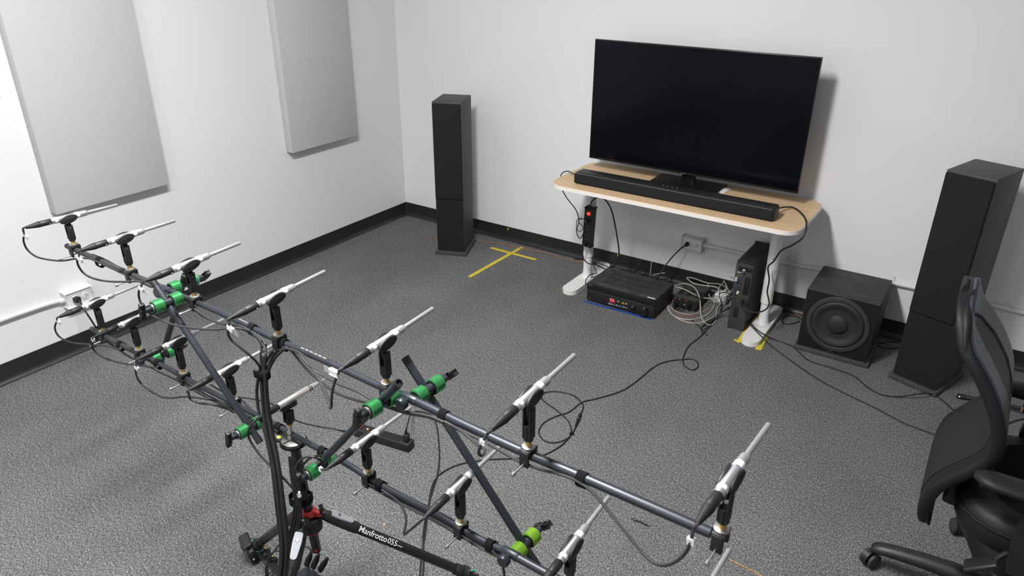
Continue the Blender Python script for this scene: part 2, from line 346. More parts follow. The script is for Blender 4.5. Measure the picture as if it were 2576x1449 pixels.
# ================================================================ DESK
DT = 0.675; LX, RX = -1.89, -0.81
t = thing('desk', (-1.35, 3.66, 0), 'white sit-stand desk with a pale birch top against the back wall', 'desk')
def rrect(x0, x1, y0, y1, r, z, n=6):
    P = []
    for cx_, cy_, a0 in ((x1-r, y1-r, 0), (x0+r, y1-r, PI/2), (x0+r, y0+r, PI), (x1-r, y0+r, 1.5*PI)):
        for i in range(n+1): P.append((cx_+r*math.cos(a0+i*PI/2/n), cy_+r*math.sin(a0+i*PI/2/n), z))
    return P
X0, X1, Y0, Y1 = -2.015, -0.655, 3.365, 3.915
MB().prism(rrect(X0, X1, Y0, Y1, 0.09, DT-0.022, 8), (0, 0, 0.021)).build('edge_band', 'edge', t)
MB().prism(rrect(X0+0.003, X1-0.003, Y0+0.003, Y1-0.003, 0.087, DT-0.001, 8), (0, 0, 0.002)).build('tabletop', 'birch', t)
for x, nm in ((LX, 'l'), (RX, 'r')):
    jz = PY(1482 if nm == 'l' else 1920, 647 if nm == 'l' else 762, 3.65).z
    st = []
    for k in range(17): a = PI+k*PI/16; st.append((x+0.047*math.cos(a), 3.42+0.047+0.047*math.sin(a)))
    for k in range(17): a = k*PI/16; st.append((x+0.047*math.cos(a), 3.925-0.047+0.047*math.sin(a)))
    MB().prism([(q[0], q[1], 0.0) for q in st], (0, 0, 0.028)).build('foot', 'whitem', t)
    MB().lathe((x, 3.67, 0.027), ZV, [(0.042, 0), (0.033, 0.006), (0.0275, 0.02), (0.0255, 0.05), (0.0255, jz)], 24).build('inner_column', 'whitem', t)
    MB().lathe((x, 3.67, jz), ZV, [(0.031, 0), (0.031, DT-0.03-jz)], 24).build('outer_column', 'whitem', t)
    MB().box((x, 3.66, DT-0.03), (0.07, 0.44, 0.016), bev=0.004).build('support_arm', 'whitem', t)
MB().box((-1.35, 3.52, DT-0.036), (1.02, 0.03, 0.026)).box((-1.35, 3.80, DT-0.036), (1.02, 0.03, 0.026)).build('crossbar', 'whitem', t)
p = PY(1948, 657, 3.60); MB().lathe((RX+0.004, 3.64, p.z), (0, -1, 0), [(0.004, 0), (0.006, 0.004), (0.005, 0.009), (0.002, 0.011)], 12).build('bolt', 'chrome', t)
# ================================================================ TELEVISION
TY = 3.74
tl = PY(1497, 101, TY); tr = PY(2069, 141, TY); bl = PY(1482, 397, TY); br = PY(2007, 488, TY)
tx0 = (tl.x+bl.x)/2; tx1 = (tr.x+br.x)/2; tz0 = (bl.z+br.z)/2; tz1 = (tl.z+tr.z)/2; txc = (tx0+tx1)/2; tzc = (tz0+tz1)/2
t = thing('television', (txc, TY+0.04, DT), 'large flat screen television switched off on the desk', 'television')
MB().box((txc, TY+0.009, tzc), (tx1-tx0, 0.018, tz1-tz0), bev=0.002).build('frame', 'tvframe', t)
MB().box((txc, TY-0.0004, tzc+0.003), (tx1-tx0-0.010, 0.002, tz1-tz0-0.018)).build('screen', 'screen', t, 0)
MB().box((txc, TY+0.032, tzc-0.02), ((tx1-tx0)*0.94, 0.03, (tz1-tz0)*0.86), bev=0.012).build('back_housing', 'blackm', t)
MB().box((txc, TY+0.055, DT+0.06), (0.075, 0.02, 0.16), bev=0.003).box((txc, TY+0.05, DT+0.13), (0.16, 0.02, 0.06), bev=0.003).build('neck', 'tvframe', t)
MB().box((txc, TY+0.045, DT+0.0065), (0.385, 0.20, 0.010), bev=0.002).build('base_plate', 'tvframe', t)
text('logo', 'SAMSUNG', (txc-0.012, TY-0.002, tz0+0.0045), (1, 0, 0), ZV, 0.0045, 'printg', t)
c = FL(1833, 469, DT+0.002); tag(MB().box((txc+0.205, 3.80, DT+0.0035), (0.04, 0.09, 0.003), rotz(-0.1)).build('paper_sheet', 'labelw'), 'small white sheet edge sticking out beside the television base', 'paper')
# ================================================================ SOUNDBAR
t = thing('soundbar', (-1.345, 3.49, DT), 'long low black soundbar at the front of the desk', 'soundbar')
SY0, SY1 = 3.445, 3.545; sx0, sx1 = -1.89, -0.795; sc = (sx0+sx1)/2
MB().box((sc, (SY0+SY1)/2, DT+0.034), (sx1-sx0, SY1-SY0, 0.060), rotz(0.0), 0.012, 4).build('cloth_body', 'cloth', t)
MB().box((sc, (SY0+SY1)/2+0.006, DT+0.0635), (sx1-sx0-0.012, SY1-SY0-0.020, 0.004), bev=0.0018).build('top_plate', 'black', t)
MB().box((sc, SY0+0.0055, DT+0.0622), (sx1-sx0-0.02, 0.002, 0.002)).build('trim_line', 'steel', t)
for x in (sx0+0.002, sx1-0.002):
    MB().box((x, (SY0+SY1)/2, DT+0.033), (0.006, SY1-SY0-0.016, 0.05), bev=0.0025).build('end_cap', 'black', t)
for k in range(4): MB().cyl((sc-0.045+k*0.026, 3.50, DT+0.0655), (sc-0.045+k*0.026, 3.50, DT+0.0665), 0.0035, 12).build('button', 'printg', t)
MB().box((sc, 3.495, DT+0.004), (1.0, 0.08, 0.004)).build('rubber_foot', 'rubber', t, 0)
# ================================================================ TOWER SPEAKERS
def tower(fl_, fr_, depth, h, label, zg):
    a = Vector(fl_); b = Vector(fr_); u = (b-a); u.z = 0; w_ = u.length; u.normalize(); v = Vector((-u.y, u.x, 0)); ang = math.atan2(u.y, u.x); R = rotz(ang)
    c = a+u*w_/2+v*depth/2; c.z = 0
    t = thing('tower_speaker', c, label, 'speaker', 'tower speakers')
    MB().box(c+ZV*0.0125, (w_+0.028, depth+0.026, 0.025), R, 0.003).build('base_plate', 'blackwood', t)
    MB().box(c+ZV*((h+0.025)/2), (w_, depth, h-0.025), R, 0.0015).build('cabinet', 'blackwood', t)
    MB().box(c-v*(depth/2+0.001)+ZV*((zg+0.028)/2), (w_-0.004, 0.004, zg-0.032), R).build('front_panel', 'blackm', t)
    MB().box(c-v*(depth/2+0.007)+ZV*((h-0.008+zg)/2), (w_-0.004, 0.014, h-0.008-zg), R, 0.005, 3).build('grille', 'grille', t)
    MB().box(c-v*(depth/2+0.0145)+ZV*(zg+0.022), (0.034, 0.002, 0.006), R, 0.0008).build('badge', 'tvframe', t)
    return t
lz = PY(1132, 502, 3.50).z
tower((-2.911, 3.478, 0), (-2.742, 3.550, 0), 0.255, 1.003, 'black tower speaker in the left corner beside the yellow cross', lz)
rz = PY(2330, 785, 3.50).z
tower((-0.141, 3.515, 0), (0.045, 3.454, 0), 0.275, 1.032, 'black tower speaker at the right between subwoofer and chair', rz-0.01)
# ================================================================ SUBWOOFER
t = thing('subwoofer', (-0.432, 3.72, 0), 'black cube subwoofer with one round driver on the floor', 'subwoofer')
sx0_, sx1_, sy, sd = -0.598, -0.264, 3.545, 0.345; sc_ = (sx0_+sx1_)/2
MB().box((sc_, sy+sd/2-0.004, 0.012), (sx1_-sx0_+0.022, sd+0.02, 0.024), bev=0.003).build('plinth', 'blackwood', t)
MB().box((sc_, sy+sd/2, 0.182), (sx1_-sx0_, sd, 0.316), bev=0.002).build('cabinet', 'dusty', t)
MB().box((sc_, sy-0.0008, 0.182), (sx1_-sx0_-0.004, 0.003, 0.312)).build('front_baffle', 'gloss', t)
dc = PY(2107, 816, sy); dc = Vector((dc.x, sy-0.002, dc.z))
MB().lathe(dc, (0, -1, 0), [(0.147, -0.001), (0.147, 0.006), (0.144, 0.009), (0.127, 0.010), (0.124, 0.007), (0.124, -0.001)], 56).build('driver_frame', 'subgrey', t)
MB().lathe(dc+Vector((0, -0.002, 0)), (0, -1, 0), [(0.1235, 0.0), (0.122, 0.006), (0.114, 0.012), (0.103, 0.011), (0.092, 0.004), (0.075, -0.001), (0.06, -0.004), (0.052, -0.004)], 56, True, True).build('cone', 'cone', t, 60)
MB().lathe(dc+Vector((0, -0.001, 0)), (0, -1, 0), [(0.052, -0.003), (0.05, 0.004), (0.043, 0.011), (0.032, 0.016), (0.018, 0.019), (0.004, 0.020)], 40).build('dust_cap', 'cone', t, 60)
bg = PY(2090, 886, sy-0.006)
MB().tube([(bg.x-0.018, sy-0.006, bg.z-0.004), (bg.x-0.008, sy-0.007, bg.z+0.004), (bg.x+0.006, sy-0.007, bg.z+0.004), (bg.x+0.018, sy-0.006, bg.z-0.004)], 0.0016, 6).build('badge', 'chrome', t)
# ================================================================ RECEIVER
ra = FL(1475, 755, 0.006); rb_ = FL(1644, 803, 0.004)
ry = (ra.y+rb_.y)/2; rx0, rx1 = ra.x, rb_.x; rxc = (rx0+rx1)/2; rd = 0.27; rh = 0.118
t = thing('av_receiver', (rxc, ry+rd/2, 0), 'wide black home cinema receiver with a red sticker on the floor', 'receiver')
MB().box((rxc, ry+rd/2+0.01, 0.012+(rh-0.012)/2), (rx1-rx0-0.004, rd-0.02, rh-0.012), bev=0.003).build('case', 'dusty', t)
MB().box((rxc, ry+0.006, 0.012+(rh-0.012)*0.33), (rx1-rx0, 0.014, (rh-0.012)*0.66), bev=0.002).build('front_panel', 'black', t)
MB().box((rxc, ry+0.003, 0.012+(rh-0.012)*0.84), (rx1-rx0, 0.014, (rh-0.012)*0.29), bev=0.002).build('display_window', 'gloss', t)
for x in (rx0+0.04, rx1-0.04):
    for y in (ry+0.04, ry+rd-0.04): MB().lathe((x, y, 0), ZV, [(0.02, 0), (0.022, 0.013)], 16).build('foot', 'rubber', t)
m = MB()
for k in range(22):
    for j in range(3):
        m.box((rx0+0.07+k*0.014, ry+0.07+j*0.062, rh+0.0003), (0.004, 0.045, 0.0008), rotz(0.0))
o = m.build('vent_slot', 'darkhole', t, 0); o['kind'] = 'stuff'
def rp(px, py): return PY(px, py, ry-0.0005)
for q, r, l in (((1592, 774), 0.0165, 0.016), ((1621, 781), 0.026, 0.020)):
    p = rp(*q); p.z = min(p.z, 0.058)
    k = MB().lathe(Vector((p.x, ry+0.0, p.z)), (0, -1, 0), [(r+0.003, -0.001), (r+0.003, 0.002), (r, 0.003), (r, l), (r-0.002, l+0.002)], 32).build('knob', 'gloss', t)
    MB().box((p.x, ry-l-0.0022, p.z+r*0.6), (0.0015, 0.001, r*0.4)).build('pointer', 'printg', k, 0)
def lbl(name, px, py, w_, h_, m): p = rp(px, py); return MB().box((p.x, ry-0.0012, p.z), (w_, 0.0008, h_)).build(name, m, t, 0)
lab(lbl('sticker', 1540, 756, 0.034, 0.024, 'printred'), 'red sticker'); p = rp(1540, 755); text('lettering', '7.2', (p.x, ry-0.002, p.z+0.001), (1, 0, 0), ZV, 0.013, 'printw', t, 0.01)
p = rp(1556, 758.5); text('lettering', '4/1', (p.x, ry-0.002, p.z), (1, 0, 0), ZV, 0.010, 'printw', t)
p = rp(1539, 764.5); text('lettering', '145W x 7', (p.x, ry-0.002, p.z-0.002), (1, 0, 0), ZV, 0.0085, 'printw', t)
p = rp(1572, 773); text('lettering', 'Bluetooth', (p.x, ry-0.002, p.z), (1, 0, 0), ZV, 0.006, 'printw', t)
lbl('sticker', 1567, 762.5, 0.010, 0.010, 'printo'); lbl('sticker', 1575, 764, 0.013, 0.010, 'printg'); lbl('sticker', 1552, 768, 0.009, 0.010, 'printg'); lbl('sticker', 1559, 770, 0.012, 0.008, 'printb')
lbl('sticker', 1641, 758.5, 0.009, 0.006, 'printo')
p = rp(1485, 718); text('logo', 'SONY', (rx0+0.022, ry-0.005, 0.108), (1, 0, 0), ZV, 0.0055, 'printg', t)
MB().box((rx1-0.032, ry+0.02, rh+0.0006), (0.045, 0.009, 0.0006)).build('sticker', 'labelw', t, 0)
for q, rr_ in (((1484, 739), 0.006), ((1484, 750), 0.0035)):
    p = rp(*q); MB().lathe(Vector((p.x, ry, p.z)), (0, -1, 0), [(rr_, -0.001), (rr_, 0.003)], 14).build('button' if rr_ > 0.005 else 'headphone_jack', 'gloss' if rr_ > 0.005 else 'brass', t)
# ================================================================ TAPES
def strip(a, b, w_, z=0.0012, m='ytape', label='', name='floor_tape', grp='yellow tape marks', th=0.0012, cat='tape'):
    a = Vector((a.x, a.y, z)); b = Vector((b.x, b.y, z)); d = (b-a); L = d.length; ang = math.atan2(d.y, d.x)
    bm_ = MB(); n = max(2, int(L/0.03)); u = d.normalized(); v = Vector((-u.y, u.x, 0)); top = []; bot = []
    P = [a+d*i/n for i in range(n+1)]
    rings = []
    for i, p in enumerate(P):
        hw = w_/2*(1+random.uniform(-0.03, 0.03)); dz = ZV*(random.uniform(0, 0.0006)); k = u*(random.uniform(-0.004, 0.004) if i in (0, n) else 0)
        rings.append([bm_.b.verts.new(p+v*hw+dz+k), bm_.b.verts.new(p-v*hw+dz-k), bm_.b.verts.new(p-v*hw-ZV*th-k), bm_.b.verts.new(p+v*hw-ZV*th+k)])
    bm_.skin(rings); return tag(bm_.build(name, m, smooth=0), label, cat, grp)
strip(FL(1180, 697), FL(1313, 622), 0.026, label='long yellow tape strip of the cross on the carpet')
strip(FL(1235, 624), FL(1348, 654), 0.026, z=0.0026, label='short yellow tape strip across the cross on the carpet')
strip(FL(1860, 860), FL(1919, 775), 0.03, label='yellow tape strip between the desk foot and the computer')
strip(FL(1907, 880), FL(1939, 812), 0.03, label='yellow tape strip right of the right desk foot')
strip(FL(1417, 727), FL(1432, 717), 0.02, label='small yellow tape corner peeking out at the left desk foot')
strip(FL(1466, 757), FL(1640, 804), 0.016, m='btape', label='blue tape strip along the front of the black receiver', grp='')
tag(MB().box(FL(1854, 858, 0.005)+Vector((0, 0, 0)), (0.036, 0.012, 0.005), rotz(-0.35), 0.002).build('tape_fold', 'ytape'), 'folded yellow tape end in front of the computer', 'tape', 'yellow tape marks')
for q, lb_ in (((1278, 576), 'tiny yellow tape tab on the black baseboard above the cross'), ((1555, 642), 'tiny yellow tape tab on the baseboard behind the receiver')):
    p = PY(q[0], q[1], WY-0.006); tag(MB().box((p.x, WY-0.0058, p.z), (0.010, 0.0012, 0.014)).build('tape_tab', 'ytape', smooth=0), lb_, 'tape', 'yellow tape tabs on the baseboard')
# ================================================================ COMPUTER
px0, px1, py0, py1, ph = -0.968, -0.878, 3.562, 3.885, 0.385
t = thing('computer', ((px0+px1)/2, (py0+py1)/2, 0), 'narrow black computer standing upright, its rear ports facing out', 'computer')
MB().box(((px0+px1)/2, (py0+py1)/2, ph/2), (px1-px0, py1-py0, ph), bev=0.003).build('case', 'dusty', t)
MB().box(((px0+px1)/2, py1+0.008, ph/2+0.004), (px1-px0+0.012, 0.018, ph+0.014), bev=0.005).build('front_bezel', 'black', t)
for k in range(17):
    y = py0+0.012+k*(py1-py0-0.024)/16
    MB().box(((px0+px1)/2, y, ph+0.004), (px1-px0-0.002, 0.0075, 0.012), bev=0.0015).build('cooling_fin', 'black', t)
def cp(px, py): return PY(px, py, py0-0.001)
def cbox(name, px, py, w_, h_, m, d=0.004): p = cp(px, py); return MB().box((p.x, py0-d/2, p.z), (w_, d, h_), bev=0.0006).build(name, m, t)
cbox('io_plate', 1858, 717, 0.03, 0.125, 'subgrey', 0.0015); cbox('expansion_slot', 1878, 720, 0.028, 0.10, 'blackm', 0.003)
cbox('expansion_slot', 1851, 785, 0.024, 0.06, 'blackm', 0.003); cbox('io_plate', 1875, 678, 0.07, 0.022, 'blackm', 0.002)
cbox('port', 1861, 693, 0.004, 0.009, 'goldp', 0.01); cbox('port', 1866, 694, 0.004, 0.009, 'goldp', 0.01)
cbox('port', 1864, 700, 0.005, 0.006, 'blueport', 0.006); cbox('port', 1853, 717, 0.004, 0.009, 'blueport', 0.006)
cbox('plug', 1854, 701, 0.014, 0.022, 'greyplug', 0.018); cbox('plug', 1857, 735, 0.009, 0.014, 'whitep', 0.016)
cbox('port', 1861, 718, 0.005, 0.007, 'red', 0.005); cbox('port', 1860, 735, 0.004, 0.004, 'greenport', 0.006)
cbox('port', 1860, 743, 0.004, 0.004, 'printo', 0.005); cbox('io_trim', 1859, 685, 0.022, 0.002, 'whitem', 0.004)
p = cp(1872, 681); MB().lathe((p.x, py0, p.z), (0, -1, 0), [(0.009, 0), (0.009, 0.006), (0.005, 0.008), (0.005, 0.02)], 16).build('antenna_connector', 'steel', t)
cbox('plug', 1868, 757, 0.012, 0.018, 'black', 0.022); cbox('plug', 1877, 762, 0.012, 0.018, 'black', 0.02)
for q in ((1837, 815), (1866, 824), (1853, 676), (1886, 678)): p = cp(*q); MB().cyl((p.x, py0+0.001, p.z), (p.x, py0-0.002, p.z), 0.003, 10).build('screw', 'steel', t)
# ================================================================ AUDIO INTERFACE + WHITE ADAPTER
ia = FL(1689, 773); ib = FL(1752, 783)
iz = 0.062; iy = (ia.y+ib.y)/2; ixc = (ia.x+ib.x)/2; iw = ib.x-ia.x
t = thing('audio_interface', (ixc, iy+0.1, 0), 'small dusty black audio box beside the receiver inside the beige coil', 'audio box')
MB().box((ixc, iy+0.115, 0.004+iz/2), (iw, 0.225, iz), bev=0.003).build('case', 'dusty', t)
MB().box((ixc, iy+0.001, 0.004+iz/2), (iw-0.004, 0.004, iz-0.004)).build('front_panel', 'black', t)
for k in range(3): MB().box((ixc-0.05+k*0.05, iy+0.09, iz+0.0045), (0.03, 0.09, 0.0008)).build('vent', 'darkhole', t, 0)
def ip(px, py): p = PY(px, py, iy-0.002); p.z = min(max(p.z, 0.012), iz-0.004); return p
for q, r_, m in (((1700, 747), 0.004, 'copper'), ((1711, 750), 0.004, 'copper'), ((1694, 756), 0.004, 'copper'), ((1725, 750), 0.005, 'subgrey'), ((1722, 767), 0.006, 'steel')):
    p = ip(*q); MB().lathe(Vector((p.x, iy, p.z)), (0, -1, 0), [(r_, 0), (r_, 0.006), (r_*0.7, 0.008)], 14).build('knob', m, t)
p = ip(1727, 758); lab(MB().box((p.x, iy-0.003, p.z), (0.006, 0.006, 0.010), bev=0.001).build('switch', 'red', t), 'red switch')
for q in ((1701, 764), (1735, 766)):
    p = ip(*q); MB().lathe(Vector((p.x, iy, p.z)), (0, -1, 0), [(0.0095, 0), (0.0095, 0.03), (0.006, 0.036), (0.004, 0.045)], 16).build('plug', 'blackm', t)
wa = FL(1796, 763); wb = FL(1822, 768)
t = thing('power_adapter', ((wa.x+wb.x)/2, wa.y+0.04, 0), 'white boxy adapter with grey front standing left of the computer', 'adapter')
wx = (wa.x+wb.x)/2; wy = wa.y
MB().box((wx, wy+0.04, 0.03), (0.068, 0.075, 0.058), bev=0.004).build('case', 'whitep', t)
MB().box((wx, wy+0.001, 0.029), (0.062, 0.004, 0.050), bev=0.001).build('front_panel', 'greyplug', t)
MB().box((wx+0.004, wy-0.002, 0.03), (0.02, 0.004, 0.014)).build('label', 'labelw', t, 0)
MB().box((wx+0.012, wy+0.05, 0.07), (0.012, 0.014, 0.026), bev=0.002).build('cable_plug', 'beige', t)
# ================================================================ CABLES on floor & desk
def down(p):   # let a cable run on down to the carpet and lie there
    return [Vector((p.x-0.01, p.y-0.02, p.z*0.45+0.01)), Vector((p.x-0.01, p.y-0.06, 0.012)), Vector((p.x+0.02, p.y-0.20, 0.006)), Vector((p.x+0.05, p.y-0.42, 0.006))]
def cab(name, pts, r, m, label, cat='cable', group=None, n=7, parts=None):
    o = MB().tube(pts, r, n).build(name, m); tag(o, label, cat, group); return o
def fl3(L, z=None): return [FL(q[0], q[1], q[2] if len(q) > 2 else (z or 0.004)) for q in L]
# beige coil loops
cab('network_cable', fl3([(1678, 720, .10), (1700, 722, .085), (1722, 728, .08), (1745, 740, .078), (1765, 748, .05), (1790, 751, .05), (1815, 749, .07), (1835, 740, .06), (1843, 725, .05), (1843, 715, .06), (1836, 708, .07), (1822, 710, .08), (1810, 722, .085), (1806, 735, .08)]), 0.0032, 'beige', 'beige network cable looping over the black audio box to the white adapter', group='beige cables under the desk')
cab('network_cable', fl3([(1852, 738, .05), (1830, 752, .03), (1812, 765, .01), (1803, 780, .006), (1802, 800, .005), (1797, 812, .005), (1785, 818, .005), (1770, 809, .005), (1763, 790, .01), (1761, 760, .05), (1757, 740, .075), (1745, 722, .075), (1725, 714, .075), (1705, 716, .075), (1690, 724, .08), (1680, 737, .03), (1677, 760, .006), (1683, 783, .005), (1700, 797, .005), (1730, 804, .005), (1765, 799, .005), (1788, 783, .005), (1797, 765, .005), (1790, 752, .01), (1784, 745, .03), (1782, 720, .05), (1775, 707, .05), (1755, 698, .06), (1720, 690, .06), (1690, 686, .05), (1660, 688, .04), (1645, 692, .02)]), 0.0034, 'beige', 'thick beige network cable coiled on the floor right of the receiver', group='beige cables under the desk')
cab('network_cable', fl3([(1680, 770, .005), (1690, 790, .004), (1715, 806, .004), (1745, 813, .004), (1772, 809, .004), (1800, 795, .004), (1825, 785, .004), (1836, 770, .005), (1835, 748, .02), (1820, 735, .05), (1800, 722, .08), (1770, 718, .07), (1745, 713, .075), (1730, 702, .075), (1728, 698, .07), (1745, 700, .07), (1780, 712, .06), (1815, 716, .06), (1838, 734, .05)]), 0.0034, 'beige', 'lower beige network cable of the coil, crossing by the adapter', group='beige cables under the desk')
cab('network_cable', fl3([(1680, 766, .004), (1700, 783, .004), (1730, 791, .004), (1762, 786, .004), (1785, 775, .004)]), 0.0026, 'beige', 'thin grey-beige cable in front of the small audio box', group='beige cables under the desk')
cab('network_cable', fl3([(1788, 722, .02), (1792, 707, .06), (1803, 701, .09), (1818, 704, .09), (1828, 720, .08), (1835, 740, .04)]), 0.0030, 'beige', 'beige cable arching behind the white adapter', group='beige cables under the desk')
cab('network_cable', fl3([(1795, 718, .03), (1805, 705, .08), (1820, 696, .11), (1835, 696, .12), (1850, 702, .12)]), 0.0030, 'beige', 'beige cable arching highest toward the computer', group='beige cables under the desk')
cab('speaker_wire', fl3([(1683, 775, .003), (1700, 788, .003), (1718, 794, .003), (1745, 794, .003), (1765, 787, .003), (1785, 772, .003)]), 0.0022, 'copper', 'copper speaker wire curving under the beige coil', group='copper speaker wires')
cab('speaker_wire', fl3([(1087, 612), (1084, 601), (1092, 596), (1103, 600)], .004)+fl3([(1120, 603), (1190, 604), (1215, 606), (1232, 611), (1252, 610), (1290, 619), (1325, 628), (1350, 631), (1385, 638), (1410, 648), (1440, 655), (1470, 659), (1490, 662)], .004), 0.0025, 'copper', 'copper speaker wire from the left tower speaker to the desk', group='copper speaker wires')
cab('speaker_wire', fl3([(1530, 676), (1545, 675), (1560, 680), (1567, 687)], .006), 0.0025, 'copper', 'short copper speaker wire behind the receiver', group='copper speaker wires')
cab('speaker_wire', fl3([(1955, 781), (1975, 780), (1990, 783), (2003, 790), (2020, 797)], .004), 0.0025, 'copper', 'copper speaker wire between right desk foot and subwoofer', group='copper speaker wires')
cab('speaker_wire', fl3([(2180, 850), (2215, 858), (2245, 866), (2262, 870)], .004), 0.002, 'copper', 'copper speaker wire between subwoofer and right tower speaker', group='copper speaker wires')
cab('black_cable', fl3([(2017, 803), (1995, 794), (1975, 796), (1968, 805), (1972, 814), (1990, 815), (2012, 808)], .004), 0.0025, 'rubber', 'small black cable loop left of the subwoofer')
cab('black_cable', fl3([(2190, 858), (2210, 862), (2240, 860), (2265, 858), (2275, 855)], .004), 0.0024, 'rubber', 'upper black cable from subwoofer to right tower speaker')
cab('black_cable', fl3([(2195, 860), (2215, 872), (2240, 876), (2265, 876)], .004), 0.0024, 'rubber', 'lower black cable from subwoofer to right tower speaker')
# long floor cables
cab('floor_cable', fl3([(1840, 770, .10), (1810, 792, .02), (1785, 822, .004), (1760, 848), (1735, 868), (1722, 890), (1718, 908), (1724, 922), (1742, 931), (1756, 922), (1752, 908), (1735, 903), (1715, 905), (1690, 907), (1650, 920), (1600, 960), (1560, 985), (1500, 1003), (1465, 1012), (1430, 1037), (1400, 1047), (1370, 1062), (1355, 1085), (1366, 1106), (1390, 1114), (1420, 1107), (1437, 1090), (1430, 1060), (1400, 1032), (1372, 1012), (1362, 1000), (1370, 988), (1400, 985), (1440, 994), (1466, 1017), (1462, 1040), (1454, 1058), (1440, 1090), (1410, 1122), (1360, 1147), (1300, 1153), (1220, 1157), (1150, 1170), (1102, 1197), (1085, 1230), (1078, 1275), (1070, 1340), (1060, 1400), (1055, 1470)], .0035), 0.0030, 'rubber', 'long black cable with a figure eight loop on the carpet')
t = thing('inline_connector', FL(1455, 1055, .006), 'black inline cable connector with a small metal ring by the loop', 'connector')
a = FL(1461, 1040, .007); b = FL(1448, 1072, .007); MB().lathe(a, b-a, [(0.003, 0), (0.006, 0.004), (0.007, 0.02), (0.007, (b-a).length*0.6), (0.004, (b-a).length)], 12).build('shell', 'blackm', t)
a2 = a+(b-a)*0.42; MB().lathe(a2, b-a, [(0.0073, 0), (0.0073, 0.002)], 12).build('ring', 'brass', t)
p = FL(1438, 1091, .006); tag(MB().box(p, (0.02, 0.012, 0.012), rotz(0.8), 0.004).build('cable_tie', 'velcro'), 'black cable tie pinching the figure eight loop', 'cable tie')
for k, (dx, dy) in enumerate(((0, 0), (3, 3))):
    cab('floor_cable', fl3([(1845+dx, 765+dy, .10), (1820, 782+dy, .04), (1800+dx, 796+dy, .012), (1776+dx, 812+dy, .006), (1764, 826), (1768+4*dx, 842+dy)], .004), 0.0024, 'rubber', ['upper', 'lower'][k]+' black cable dropping from the computer onto the beige coil')
cab('floor_cable', fl3([(1740, 806), (1765, 826), (1775, 826), (1800, 800)], .004), 0.0022, 'rubber', 'short black cable in front of the beige coil')
cab('floor_cable', fl3([(1846, 757, .12), (1860, 778, .08), (1880, 802, .042), (1902, 827, .040), (1920, 840, .036), (1945, 853, .006), (1994, 872), (2032, 905), (2091, 925), (2146, 945), (2181, 973), (2215, 992), (2257, 998), (2319, 990, .03), (2350, 994), (2374, 1010), (2397, 1031), (2420, 1060)], .004), 0.0030, 'rubber', 'wavy black cable from the desk foot past the subwoofer to the chair')
cab('floor_cable', fl3([(1846, 760, .12), (1870, 797, .05), (1898, 828, .040), (1920, 850, .036), (1953, 880, .004), (2029, 935), (2098, 976), (2202, 1026), (2270, 1062), (2350, 1093), (2400, 1115)], .004), 0.0028, 'rubber', 'straighter black cable running from the desk foot under the chair')
cab('floor_cable', fl3([(2500, 1092), (2520, 1076), (2545, 1062), (2576, 1054), (2640, 1050)], .004), 0.0028, 'rubber', 'short black cable behind the chair at the right edge')
o = cab('loose_thread', fl3([(1835, 1408), (1870, 1424), (1905, 1442), (1940, 1465)], .002), 0.0016, 'orangew', 'orange loose carpet thread at the bottom right', 'thread')
tag(MB().box(FL(967, 1319, .002), (0.016, 0.005, 0.002), rotz(-0.6)).build('debris', 'straw'), 'tiny tan scrap on the carpet by the tripod leg', 'debris')
m = MB()
for k in range(5):
    a = FL(1588+k*9, 1306+k*3, .003); m.tube([a, a+Vector((random.uniform(-.01, .01), random.uniform(-.008, .008), .003)), a+Vector((0.012, -0.003, 0)), a+Vector((0.02, 0.004, 0.001))], 0.0012, 5)
tag(m.build('loose_thread', 'blackm'), 'dark frayed carpet thread right of the brace', 'thread')
# cords round the desk
cab('power_cable', [PY(1725, 617, WY-0.06), PY(1712, 626, 3.85), PY(1690, 648, 3.82), PY(1668, 676, 3.78), PY(1655, 698, 3.74), FL(1648, 706, .02)], 0.004, 'rubber', 'black power cord plugged into the back wall outlet', 'cord')
p = OBK+Vector((-0.024, -0.05, 0)); tag(MB().lathe(p, (-0.15, -1, -0.25), [(0.012, 0), (0.013, 0.012), (0.008, 0.022), (0.005, 0.032)], 14).build('power_plug', 'black'), 'black plug in the outlet under the desk', 'plug')
cab('audio_cable', [FL(1957, 524, DT+.03), FL(1975, 521, DT+.02), FL(1998, 523, DT+.008), PY(2021, 542, 3.56), PY(2029, 566, 3.50), PY(2021, 596, 3.46), PY(1995, 616, 3.46), PY(1965, 631, 3.50), PY(1946, 658, 3.57), PY(1932, 672, 3.58), PY(1935, 704, 3.58), PY(1930, 734, 3.58), PY(1935, 764, 3.56), PY(1924, 780, 3.54), PY(1902, 786, 3.53), PY(1876, 781, 3.52), PY(1865, 770, 3.54)], 0.0042, 'rubber', 'black cable from the right end of the soundbar down to the computer')
cab('audio_cable', [FL(1444, 438, DT+.03), FL(1430, 431, DT+.02), FL(1418, 433, DT+.012), PY(1411, 442, 3.62), PY(1412, 455, 3.60), PY(1411, 470, 3.58), PY(1426, 498, 3.58), PY(1447, 525, 3.58), PY(1455, 545, 3.58), PY(1456, 562, 3.58), PY(1450, 575, 3.58), PY(1453, 592, 3.58), PY(1460, 600, 3.58), PY(1468, 585, 3.585), PY(1470, 570, 3.59)], 0.003, 'rubber', 'black adapter cord hanging from the left end of the desk', 'cord')
cab('audio_cable', [PY(1472, 553, 3.585), PY(1460, 549, 3.57), PY(1451, 556, 3.57), PY(1452, 575, 3.57), PY(1458, 583, 3.57), PY(1468, 572, 3.58), PY(1458, 562, 3.57), PY(1456, 552, 3.57), PY(1465, 551, 3.57)], 0.0022, 'rubber', 'tangled thin black wire beside the desk power strip', 'cord')
t = thing('power_strip', PY(1475, 650, 3.61), 'black power strip fixed upright on the left desk leg, lit red switch', 'power strip', 'power strips')
